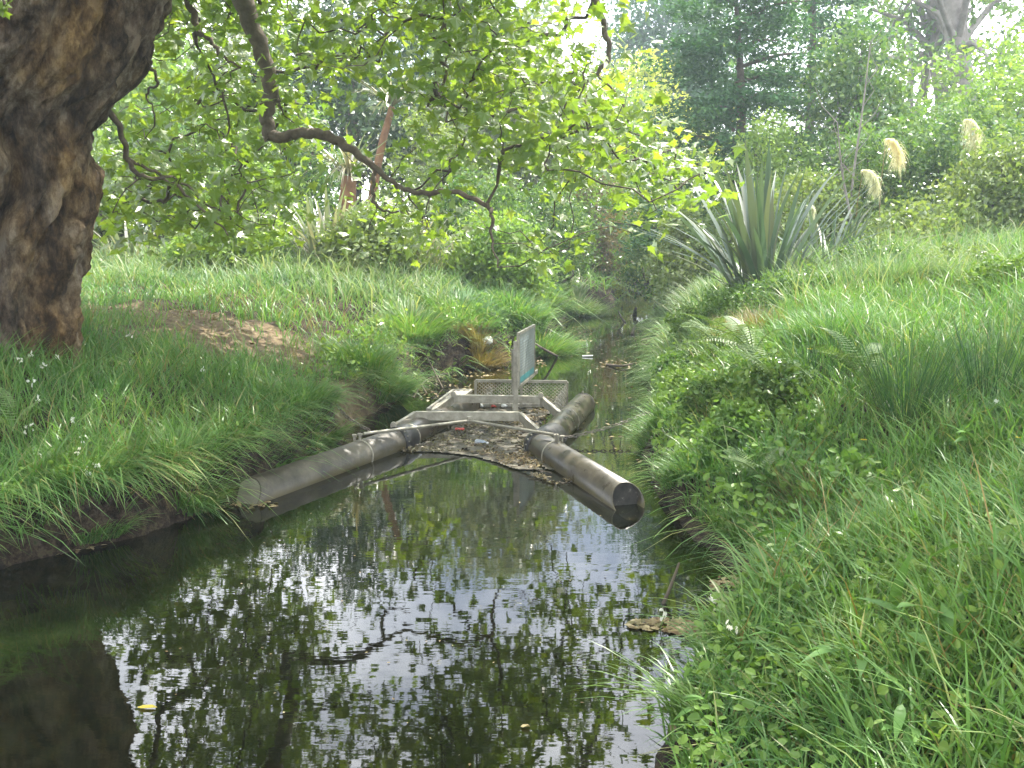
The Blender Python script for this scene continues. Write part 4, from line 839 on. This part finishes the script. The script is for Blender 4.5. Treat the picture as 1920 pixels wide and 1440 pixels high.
# ------------------------------------------------------------------ floating litter trap
g0 = at_z(900, 800, 0)
trap = thing('litter_trap', g0, 'floating litter trap of two splayed pipe booms, metal frame and sign', 'litter trap')
RP = .125; ZA = .05
def pipe_pts(a, b): return at_z(*a, ZA), at_z(*b, ZA)
def mitred(a, b, r, mat, name, capmat, flip=1):
    """pipe from a (mitred, near) to b with wall thickness"""
    a = np.array(a); b = np.array(b); x = (b - a) / np.linalg.norm(b - a); z = np.array([0, 0, 1.]); y = np.cross(z, x); n = 40; L_ = np.linalg.norm(b - a)
    an = np.linspace(0, 2 * math.pi, n, endpoint=False); mb = MB(); rings = []
    for rr, end in ((r, 1), (r, 0), (r - .009, 0), (r - .009, .06)):
        V = []
        for q in an:
            off = y * math.cos(q) * rr + z * math.sin(q) * rr; sh = 0.6 * (rr * math.sin(q)) 
            if end == 1: base_ = b
            elif end == 0: base_ = a + x * sh
            elif flip > 0: base_ = a + x * (sh + .006)
            else: base_ = a + x * (.6 * r + .01)
            V.append(base_ + off)
        rings.append(V)
    # subdivide the long wall for nicer noise
    V = np.array(rings).reshape(-1, 3); F = []
    for k_ in range(3):
        for q in range(n): F.append([k_ * n + q, k_ * n + (q + 1) % n, (k_ + 1) * n + (q + 1) % n, (k_ + 1) * n + q])
    mb.add(V, F); o = link(name, mb.mesh(name, M[mat], True), trap)
    mb = MB(); mb.add(rings[3], [list(range(n))]); c = link('end_cap', mb.mesh('end_cap', M[capmat]), o); c.matrix_parent_inverse = Matrix.Translation(-trap.location) ; c.matrix_parent_inverse = Matrix.Identity(4)
    return o, x, y
def sub(name, me, par): 
    o = bpy.data.objects.new(name, me); COL.objects.link(o); o.parent = par; o.matrix_parent_inverse = Matrix.Identity(4); return o
ra, rb = pipe_pts((1178, 940), (1012, 836)); la, lb_ = pipe_pts((462, 930), (745, 828))
boomR, xr, yr = mitred(ra, rb, RP, 'pipe', 'boom_pipe', 'capdark', -1); boomL, xl, yl = mitred(la, lb_, RP, 'pipe_dull', 'boom_pipe', 'caplight')
def ringband(c, x, r, wdt, mat, name, par, thick=.006):
    mb = MB(); P = [c - x * wdt / 2, c - x * (wdt / 2 - .001), c + x * (wdt / 2 - .001), c + x * wdt / 2]; tube(mb, P, [r, r + thick, r + thick, r], 40, cap=False)
    mb2_ = mb.mesh(name, M[mat], False); return sub(name, mb2_, par) if par is not trap else link(name, mb2_, trap)
# stripe along right boom
mb = MB()
for an_ in (math.pi * .5 + .95, math.pi * .5 + 0.35):
    d = (yr * math.cos(an_) + np.array([0, 0, 1]) * math.sin(an_)); tng = np.cross(xr, d)
    P0 = ra + xr * .16 + d * (RP + .001); P1 = rb - xr * .05 + d * (RP + .001); mb.add([P0 - tng * .004, P0 + tng * .004, P1 + tng * .004, P1 - tng * .004], [[0, 1, 2, 3]])
    break
sub('stripe', mb.mesh('stripe', M['stripe']), boomR)
# strap, bracket, bolts
def bracket(c, x, y, par, side):
    ringband(c, x, RP, .018, 'alu', 'strap', par)
    for s_, h in ((0, .075), (side, .06)):
        mb = MB(); p0 = c + y * s_ * .055 + np.array([0, 0, RP - .01]); box(mb, p0 + [0, 0, h / 2], .025, .012, h, np.stack([x, y, [0, 0, 1]])); tube(mb, [p0 + [0, 0, h - .01] - y * .02, p0 + [0, 0, h - .01] + y * .02], .011, 8); sub('bolt', mb.mesh('bolt', M['alu']), par)
cR = ra + (rb - ra) * ((at_z(1040, 0 + 855, ZA) - ra) @ xr / np.linalg.norm(rb - ra)); cL = la + xl * ((at_z(668, 852, ZA) - la) @ xl)
bracket(cR, xr, yr, boomR, -1); bracket(cL, xl, yl, boomL, 1)
for c, x, y, par, s_ in ((cR, xr, yr, boomR, -1),):
    mb = MB(); p0 = c - xr * .045; box(mb, p0 + yr * .0 + [0, 0, RP + .01], .05, .01, .12, np.stack([xr, yr, [0, 0, 1]])); sub('bracket', mb.mesh('bracket', M['alu']), par)
# floats
fr0, fr1 = pipe_pts((1032, 822), (1094, 758)); fl0, fl1 = pipe_pts((760, 822), (880, 758))
for a, b, k_ in ((fr0, fr1, 'r'), (fl0, fl1, 'l')):
    x = (b - a) / np.linalg.norm(b - a); mb = MB(); P = [a, a + (b - a) * .5, b - x * .004, b]; tube(mb, P, [RP, RP, RP, RP - .004], 40); f = link('float_pipe', mb.mesh('float_pipe', M['pipe'], True), trap)
    ringband(a + (b - a) * .45, x, RP, .016, 'alu', 'strap', f); ringband(b - x * .02, x, RP, .03, 'pipe_dull', 'end_ring', f, .004); ringband(a + x * .05, x, RP, .018, 'alu', 'strap', f)
    mb = MB(); tube(mb, [b - x * .05 + [0, 0, RP - .01], b - x * .05 + [0, 0, RP + .03]], .012, 8); sub('bolt', mb.mesh('bolt', M['alu']), f)
for a, x, b in ((rb, xr, fr0), (lb_, xl, fl0)):
    mb = MB(); e = b + (b - a) * .3; tube(mb, [a - x * .05, a - x * .049, a + x * .02, (a + b) / 2, b, e], [RP, RP + .014, RP + .014, RP + .014, RP + .012, RP + .002], 40, cap=False); link('rubber_collar', mb.mesh('rubber_collar', M['black'], True), trap)
    for a_ in (a - x * .03,):
        mb = MB(); 
        for q in range(9):
            an_ = .2 + q * .35; yy = np.cross([0, 0, 1], x); d = yy * math.cos(an_) + np.array([0, 0, 1]) * math.sin(an_); tube(mb, [a_ + d * (RP + .01), a_ + d * (RP + .024)], .007, 6)
        link('collar_bolts', mb.mesh('collar_bolts', M['alu']), trap)
# crossbeams
def crossbeam(pts, Ds, hgt, name='crossbeam', t=.022):
    P = [at_d(a, b, D) for (a, b), D in zip(pts, Ds)]
    bm = None
    for q in range(len(P) - 1):
        mb = MB(); d = P[q + 1] - P[q]; d = d / np.linalg.norm(d); beam(mb, P[q] - d * (.012 if q else 0), P[q + 1] + d * (.012 if q < len(P) - 2 else 0), t - .002 * q, hgt - .002 * (q % 2)); beam(mb, P[q] + [0, .03, hgt / 2 - .004], P[q + 1] + [0, .03, hgt / 2 - .004], .05, .006 - .001 * q)
        if q == 1 or len(P) == 2: me_ = mb.mesh(name, M['alu']); bm = link(name, me_, trap)
        else: link('beam_leg', mb.mesh('beam_leg', M['alu']), trap)
    return P
c1 = crossbeam([(738, 806), (779, 780), (974, 781), (1010, 814)], [9.35, 9.62, 9.62, 9.3], .082)
c2 = crossbeam([(812, 776), (850, 748), (1014, 750), (1052, 782)], [10.0, 10.35, 10.35, 9.9], .078)
# foot plate, rear screens
mb = MB(); beam(mb, at_d(740, 797, 9.4), at_d(770, 790, 9.5), .02, .05); link('foot_plate', mb.mesh('foot_plate', M['alu']), trap)
for c_, nm in ((c2[1], 'lug'), (c2[2], 'lug'), (c1[0], 'lug')):
    mb = MB(); tube(mb, [c_ + [0, -.03, .05], c_ + [0, .01, .05]], .028, 12); link(nm, mb.mesh(nm, M['alu']), trap)
def meshpanel(A, B, C, D_, nu, nv, par, name='mesh_panel', r=.0032):
    """expanded diamond mesh over the quad A-B (top) D-C (bottom)"""
    A, B, C, D_ = map(np.array, (A, B, C, D_)); mb = MB(); Q = lambda u, v: (A * (1 - u) + B * u) * (1 - v) + (D_ * (1 - u) + C * u) * v
    nrm = np.cross(B - A, D_ - A); nrm /= np.linalg.norm(nrm)
    for k_ in range(nv):
        for q in range(nu):
            u0, u1, v0, v1 = q / nu, (q + 1) / nu, k_ / nv, (k_ + 1) / nv; um, vm = (u0 + u1) / 2, (v0 + v1) / 2
            for (ua, va, ub, vb) in ((u0, vm, um, v0), (um, v0, u1, vm), (u0, vm, um, v1), (um, v1, u1, vm)):
                p_, q_ = Q(ua, va), Q(ub, vb); tube(mb, [p_, q_], r, 3, cap=False)
    return link(name, mb.mesh(name, M['alu']), par)
s0, s1 = at_d(892, 714, 11.1), at_d(1063, 716, 11.1); zl = np.array([0, 0, 1])
bot = lambda p_, z: np.array([p_[0], p_[1], z])
for p_, q_, nm in ((s0, s1, 'screen_rail'), (bot(s0, .03), bot(s1, .03), 'screen_rail'), (s0, bot(s0, -.1), 'screen_post'), (s1, bot(s1, -.1), 'screen_post'), ((s0 + s1) / 2, bot((s0 + s1) / 2, -.1), 'screen_post')):
    mb = MB(); beam(mb, p_, q_, .03, .03, up=(0, .01, 1) if nm == 'screen_rail' else (0, 1, 0)); link(nm, mb.mesh(nm, M['alu']), trap)
meshpanel(s0 + [.02, 0, -.01], s1 - [.02, 0, .01], bot(s1, .03) - [.02, 0, 0], bot(s0, .03) + [.02, 0, 0], 22, 7, trap, r=.005)
# leaning side tray, left
q0, q1, q2, q3 = at_d(802, 768, 10.15), at_d(850, 732, 11.0), at_d(884, 732, 11.05), at_d(838, 768, 10.2)
meshpanel(q0, q1, q2, q3, 14, 4, trap, r=.006)
for p_, q_ in ((q0, q1), (q1, q2), (q2, q3), (q3, q0)):
    mb = MB(); beam(mb, p_, q_, .028, .028); link('tray_rail', mb.mesh('tray_rail', M['alu']), trap)
mb = MB(); beam(mb, q0 - [0, 0, .03], q3 - [0, 0, .03], .012, .06); link('tray_plate', mb.mesh('tray_plate', M['alu']), trap)
# right side screen
r0_, r1_ = s1 + [0, -.02, 0], at_d(1040, 752, 10.45); meshpanel(r0_, r1_, bot(r1_, .02), bot(r0_, .02), 7, 5, trap, r=.005)
# braces
apex = at_d(880, 789, 9.5)
for e in (cL + xl * .05 + [0, 0, RP + .05], cR - xr * .05 * -1 + [0, 0, RP + .05]):
    mb = MB(); tube(mb, [apex, e], .014, 10); link('brace_rod', mb.mesh('brace_rod', M['alu'], True), trap)
mb = MB(); tube(mb, [apex - [0, 0, .03], apex + [0, 0, .04]], .022, 10); link('brace_bolt', mb.mesh('brace_bolt', M['alu']), trap)
# sign
A = at_d(972, 628, 10.1); B = at_d(1001, 612, 10.95); Bb = at_d(1001, 700, 10.95); Ab = at_d(972, 724, 10.1)
A[2] = (A[2] + B[2]) / 2; B[2] = A[2]; Ab[2] = (Ab[2] + Bb[2]) / 2
ux = B - A; ux[2] = 0; Wd = np.linalg.norm(ux); ux /= Wd; nz = np.cross(ux, [0, 0, 1]); nz = nz if nz[1] < 0 else -nz; Hh = A[2] - Ab[2]; cs = (A + B) / 2 - [0, 0, Hh / 2]
mb = MB(); box(mb, cs, Wd, .014, Hh, np.stack([ux, nz, zl])); board = link('sign_board', mb.mesh('sign_board', M['sign']), trap)
mb = MB(); 
for a, b in (((-.5, .5), (.5, .5)), ((.5, .5), (.5, -.5)), ((.5, -.5), (-.5, -.5)), ((-.5, -.5), (-.5, .5))):
    p_ = cs + ux * a[0] * (Wd + .02) + zl * a[1] * (Hh + .02); q_ = cs + ux * b[0] * (Wd + .02) + zl * b[1] * (Hh + .02); beam(mb, p_, q_, .026, .026, up=nz)
sub('sign_frame', mb.mesh('sign_frame', M['alu']), board)
mb = MB(); c_ = cs + nz * .009 - zl * Hh * .40 + ux * .01; box(mb, c_, Wd * .88, .002, Hh * .11, np.stack([ux, nz, zl])); sub('teal_band', mb.mesh('teal_band', M['signband']), board)
mb = MB()
for row in range(12):
    u = -.42; v = .38 - row * .056
    hh = .016 if row < 2 else .009
    while u < (.1 if row < 2 else .38) - rng.random() * .1:
        l = rng.uniform(.04, .1); box(mb, cs + nz * .0085 + ux * Wd * (u + l / 2) + zl * Hh * v, Wd * l, .001, hh, np.stack([ux, nz, zl])); u += l + .02
sub('small_print', mb.mesh('small_print', M['ink']), board)
for px_, D_, top_ in ((967, 10.12, 640), (963, 10.75, 655)):
    p_ = at_d(px_, top_, D_); mb = MB(); beam(mb, p_, np.array([p_[0], p_[1], .12]), .045, .03, up=(0, 1, 0)); link('sign_post', mb.mesh('sign_post', M['alu']), trap)
p_ = bot(at_d(963, 655, 10.75), .16); mb = MB(); beam(mb, p_ + [0, -.6, 0], p_ + [.0, .35, 0], .03, .03); link('sign_rail', mb.mesh('sign_rail', M['alu']), trap)
p_ = cs + ux * Wd * .5 - zl * Hh * .5; mb = MB(); beam(mb, cs + ux * Wd * .3 - zl * (Hh * .5 + .03) - nz * .02, p_ + ux * .32 - zl * .02 - nz * .02, .02, .04); link('sign_arm', mb.mesh('sign_arm', M['alu']), trap)

# chains
def chain(P, label, sp=.052):
    P = smoothpath(P, 30); d = np.r_[0, np.cumsum(np.linalg.norm(np.diff(P, axis=0), axis=1))]; n = int(d[-1] / sp); r0 = thing('chain', P[0], label, 'chain')
    mb = MB(); a = np.linspace(0, 2 * math.pi, 13); tube(mb, np.stack([.034 * np.cos(a), .014 * np.sin(a), 0 * a], 1), .0055, 5, cap=False); me_ = mb.mesh('link', M['chain'], True)
    for q in range(n):
        s_ = q * sp; p_ = np.array([np.interp(s_, d, P[:, k_]) for k_ in range(3)]); p2 = np.array([np.interp(s_ + .03, d, P[:, k_]) for k_ in range(3)]); v = Vector(p2 - p_).normalized()
        o = bpy.data.objects.new('link', me_); o.parent = r0; o.location = Vector(p_) - r0.location; qt = v.to_track_quat('X', 'Z'); o.rotation_mode = 'QUATERNION'; from mathutils import Quaternion
        o.rotation_quaternion = qt @ Quaternion((1, 0, 0), (math.pi / 2) * (q % 2) + .2); COL.objects.link(o)
chain([at_d(630, 758, 9.9), at_d(655, 785, 9.6), at_d(702, 812, 9.3)], 'rusty chain from the left bank to the left pipe collar')
chain([at_d(1050, 823, 9.2), at_d(1100, 812, 9.3), at_d(1160, 795, 9.5), at_d(1235, 765, 9.8)], 'chain running from the right pipe collar to the right bank')

# ------------------------------------------------------------------ floating litter, sticks
def inpoly_scatter(poly, n, z0=.006):
    Q = np.array([at_z(a, b)[:2] for a, b in poly]); lo, hi = Q.min(0), Q.max(0); P = rng.uniform(lo, hi, (n * 4, 2)); P = P[inside(P, Q)][:n]; return np.stack([P[:, 0], P[:, 1], np.full(len(P), z0)], 1)
raft = [(842, 812), (880, 800), (990, 812), (1000, 850), (1040, 880), (1075, 905), (1045, 912), (990, 890), (940, 872), (890, 852), (800, 848), (750, 850), (742, 838), (800, 822)]
pocket = [(872, 762), (1030, 762), (1020, 800), (1000, 812), (850, 812), (830, 800)]
behind = [(900, 742), (1045, 745), (1030, 764), (880, 764)]
mb = MB()
for pl, n in ((raft, 6500), (pocket, 5000), (behind, 1200)):
    P = inpoly_scatter(pl, n); dn = fbm(P[:, 0] * 6, P[:, 1] * 6) > -.1; P = P[dn]; P[:, 2] += rng.uniform(0, .018, len(P)); leafset(mb, P, rng.uniform(.01, .042, len(P)), .5, 1.3, .5)
link('floating_litter', mb.mesh('floating_litter', M['raft']), kind='stuff', label='brown leaf litter and scum caught in the trap')
m, t, o = newmat('scum'); M['scum'] = m; p = t.nodes.new("ShaderNodeBsdfPrincipled"); p.inputs['Roughness'].default_value = .75
t.links.new(ramp(t, noise(t, 14, 8, .7), [(.3, (.035, .03, .02)), (.5, (.07, .062, .04)), (.7, (.12, .105, .07))]), p.inputs['Base Color'])
bb = t.nodes.new("ShaderNodeBump"); bb.inputs['Distance'].default_value = .01; t.links.new(noise(t, 40, 6, .7), bb.inputs['Height']); t.links.new(bb.outputs[0], p.inputs['Normal']); t.links.new(p.outputs[0], o.inputs[0])
outl = [(880, 796), (1004, 806), (1010, 850), (1050, 888), (1068, 908), (1010, 900), (960, 880), (900, 860), (820, 850), (768, 846), (800, 826), (845, 806)]
Qs = [np.array([at_z(a, b, 0)[:2] for a, b in ol]) for ol in (outl, [(878, 752), (1034, 756), (1010, 806), (1004, 812), (880, 800), (842, 806)])]
xs, ys = np.meshgrid(np.arange(-1.2, .8, .025), np.arange(8.2, 11.4, .025)); cxy = np.stack([xs.ravel(), ys.ravel()], 1)
keep = (np.logical_or(*[inside(cxy + .05 * np.stack([fbm(cxy[:, 0] * 7, cxy[:, 1] * 7), fbm(cxy[:, 0] * 7, cxy[:, 1] * 7, 5)], 1), q) for q in Qs])) & (fbm(cxy[:, 0] * 9, cxy[:, 1] * 9, 3) > -.34)
gxs = np.stack([xs, ys, .005 + .004 * (1 + fbm(xs * 15, ys * 15))], -1); wq = xs.shape[1]; ii = np.where(keep)[0]; ii = ii[(ii % wq < wq - 1) & (ii // wq < xs.shape[0] - 1)]
mb = MB(); mb.add(gxs.reshape(-1, 3), np.stack([ii, ii + 1, ii + wq + 1, ii + wq], 1)); link('scum', mb.mesh('scum', M['scum'], True), kind='stuff', label='brown scum film floating in the trap')
mb = MB()
for pl, n in ((raft, 90), (pocket, 60), (behind, 30)):
    for P in inpoly_scatter(pl, n, .014):
        a = rng.uniform(0, 6.28); l = rng.uniform(.05, .2); d = np.array([math.cos(a), math.sin(a), rng.normal(0, .06)]) * l; tube(mb, [P - d / 2, P + rng.normal(0, .008, 3), P + d / 2], [.004, .004, .002], 4)
link('floating_twigs', mb.mesh('floating_twigs', M['twig']), kind='stuff', label='small twigs tangled in the floating litter')
# other drifting leaves
mb = MB()
for pl, n in (([(1180, 1165), (1260, 1160), (1365, 1180), (1350, 1215), (1270, 1190), (1180, 1180)], 260), ([(1330, 1085), (1400, 1080), (1380, 1150), (1330, 1160)], 120), ([(395, 945), (520, 938), (520, 952), (395, 960)], 50), ([(100, 1035), (240, 1005), (250, 1012), (110, 1045)], 14), ([(1120, 675), (1195, 672), (1195, 692), (1120, 692)], 60), ([(1075, 612), (1110, 610), (1110, 640), (1060, 645)], 120), ([(880, 696), (1010, 668), (1030, 690), (880, 712)], 160), ([(1150, 590), (1215, 590), (1215, 640), (1150, 620)], 110), ([(1060, 640), (1200, 640), (1200, 900), (1100, 900)], 60), ([(780, 705), (900, 700), (890, 730), (780, 760)], 90)):
    P = inpoly_scatter(pl, n); leafset(mb, P, rng.uniform(.03, .075, len(P)), .55, 2.2, .4)
link('floating_litter', mb.mesh('floating_litter', M['litter']), kind='stuff', label='scattered dead leaves drifting along the banks')
mb = MB()
for pl, n in (([(200, 1440), (1200, 1440), (1250, 1150), (1100, 930), (560, 960), (300, 1100)], 70), ([(1060, 900), (1210, 960), (1210, 700), (1100, 700)], 50)):
    P = inpoly_scatter(pl, n, .005); leafset(mb, P, rng.uniform(.008, .022, len(P)), .6, 2.5, .3)
link('floating_specks', mb.mesh('floating_specks', M['litter']), kind='stuff', label='tiny bits of leaf drifting on the open water')
# yellow leaf
P = at_z(275, 1326, .006)[None]; mb = MB(); mb.add(P + np.array([[-.04, 0, 0], [-.02, -.014, .003], [.02, -.015, .004], [.045, 0, 0], [.02, .015, .004], [-.02, .014, .003]]), [[0, 1, 2, 3, 4, 5]]); tagged(link('fallen_leaf', mb.mesh('fallen_leaf', M['yellow'])), 'single yellow leaf floating on the dark water, lower left', 'leaf')
P = at_z(985, 1362, .006)[None]; mb = MB(); mb.add(P + np.array([[-.02, 0, 0], [-.01, -.014, .003], [.01, -.012, .012], [.02, 0, 0], [.01, .012, .004], [-.01, .012, .003]]), [[0, 1, 2, 3, 4, 5]]); tagged(link('fallen_leaf', mb.mesh('fallen_leaf', M['litter'])), 'small brown curled leaf floating near the bottom of the picture', 'leaf')
def crumple(c, r, mat, name, label, cat, sq=(1, .7, .5)):
    mb = MB(); u = np.linspace(0, math.pi, 9); v = np.linspace(0, 2 * math.pi, 12, endpoint=False); U, Vv = np.meshgrid(u, v, indexing='ij'); d = np.stack([np.sin(U) * np.cos(Vv), np.sin(U) * np.sin(Vv), np.cos(U)], -1)
    rr = r * (1 + .7 * fbm(d[..., 0] * 2 + c[0] * 9, d[..., 1] * 2, d[..., 2] * 2)); P = np.array(c) + d * rr[..., None] * np.array(sq); i = np.arange(8)[:, None] * 12; j = np.arange(12)[None]; mb.add(P.reshape(-1, 3), np.stack([i + j, i + (j + 1) % 12, i + 12 + (j + 1) % 12, i + 12 + j], -1).reshape(-1, 4))
    return tagged(link(name, mb.mesh(name, M[mat])), label, cat)
crumple(at_z(900, 760, .03), .04, 'white', 'crumpled_wrapper', 'white crumpled wrapper behind the rear crossbeam, left', 'wrapper'); crumple(at_z(925, 762, .02), .03, 'red', 'crumpled_wrapper', 'red crumpled wrapper beside the white ones in the trap', 'wrapper'); crumple(at_z(945, 761, .03), .035, 'white', 'crumpled_wrapper', 'white crumpled wrapper behind the rear crossbeam, right', 'wrapper')
crumple(at_z(885, 764, .02), .02, 'yellow', 'crumpled_wrapper', 'small orange-yellow wrapper at the left end of the rubbish', 'wrapper')
c_ = ground_at(914, 650); crumple(c_ + [0, -.08, .1], .075, 'white', 'white_ball', 'white ball lodged in the left bank behind the sign', 'ball', (1, 1, .8))
def bottle(c, a, r, L_, mat, label, capm='white'):
    r0 = thing('bottle', c, label, 'bottle'); d = np.array([math.cos(a), math.sin(a), 0]); mb = MB(); tube(mb, [c, c + d * L_ * .05, c + d * L_ * .6, c + d * L_ * .8, c + d * L_ * .92], [r * .8, r, r, r * .5, r * .4], 12); link('bottle_body', mb.mesh('bottle_body', M[mat], True), r0)
    mb = MB(); tube(mb, [c + d * L_ * .921, c + d * L_], [r * .45, r * .45], 10); link('cap', mb.mesh('cap', M[capm]), r0)
bottle(at_z(892, 828, .022), -.5, .024, .13, 'blue', 'blue and white plastic bottle floating in the leaf litter'); 
c_ = at_z(862, 805, .02); mb = MB(); tube(mb, [c_ + [-.045, 0, 0], c_ + [-.043, 0, 0], c_ + [.043, 0, 0], c_ + [.045, 0, 0]], [.01, .016, .016, .01], 10); tagged(link('tin_can', mb.mesh('tin_can', M['red'], True)), 'small red and white tube floating under the front crossbeam', 'tube')
# sticks
def stick(P, r0_, r1_, label, mat='twig'):
    P = smoothpath(P, 5); mb = MB(); tube(mb, P, np.linspace(r0_, r1_, len(P)), 7); tagged(link('stick', mb.mesh('stick', M[mat], True)), label, 'stick')
a = at_z(1236, 1150, -.05); stick([a, a + [.06, .05, .12], a + [.12, .12, .24]], .012, .006, 'dark stick poking out of the water near the right bank')
stick([at_z(1205, 640, .0), at_z(1240, 632, .1), at_d(1285, 612, 18.6)], .045, .04, 'grey log slanting out of the far right bank into the water')
stick([at_z(1045, 668, .01), at_d(1020, 655, 14.6), at_d(1005, 645, 14.8)], .02, .015, 'bare branch leaning from the left bank behind the sign')
stick([at_z(830, 728, .0), at_d(812, 692, 12.8), at_d(800, 668, 12.9)], .012, .006, 'thin root hanging from the left bank, nearest the tray')
stick([at_z(800, 738, .0), at_d(785, 715, 12.4), at_d(765, 700, 12.4)], .012, .006, 'curved root below the left bank grass')
stick([at_z(775, 745, .0), at_d(800, 712, 12.6), at_d(840, 700, 13)], .01, .005, 'root arching across the undercut left bank')
stick([at_z(1138, 684, .01), at_z(1165, 686, .03), at_z(1185, 682, .02)], .02, .012, 'pale driftwood lying in the far water')
stick([at_z(1092, 668, .01), at_z(1112, 667, .02)], .015, .012, 'short white floating stick behind the trap', 'white')
stick([at_z(1185, 628, .0), at_z(1190, 612, .1), at_z(1196, 600, .25)], .03, .01, 'dark snag standing in the far water, right of the log')
stick([at_z(1172, 605, .0), at_z(1165, 595, .1), at_z(1160, 584, .2)], .03, .01, 'dark snag standing in the far water near the tussock')
stick([at_z(1190, 590, .0), at_z(1191, 585, .1), at_z(1192, 578, .2)], .05, .03, 'stubby dark stump in the far water')

# ------------------------------------------------------------------ haze
m, t, o = newmat('haze'); v = t.nodes.new("ShaderNodeVolumePrincipled"); v.inputs['Density'].default_value = 0.0024; v.inputs['Color'].default_value = (0.8, 0.93, 1, 1); v.inputs['Anisotropy'].default_value = 0.3
t.links.new(v.outputs[0], o.inputs['Volume']); mb = MB(); box(mb, (0, 20, 7.5), 90, 100, 19); hz = link('haze', mb.mesh('haze', m), kind='stuff')
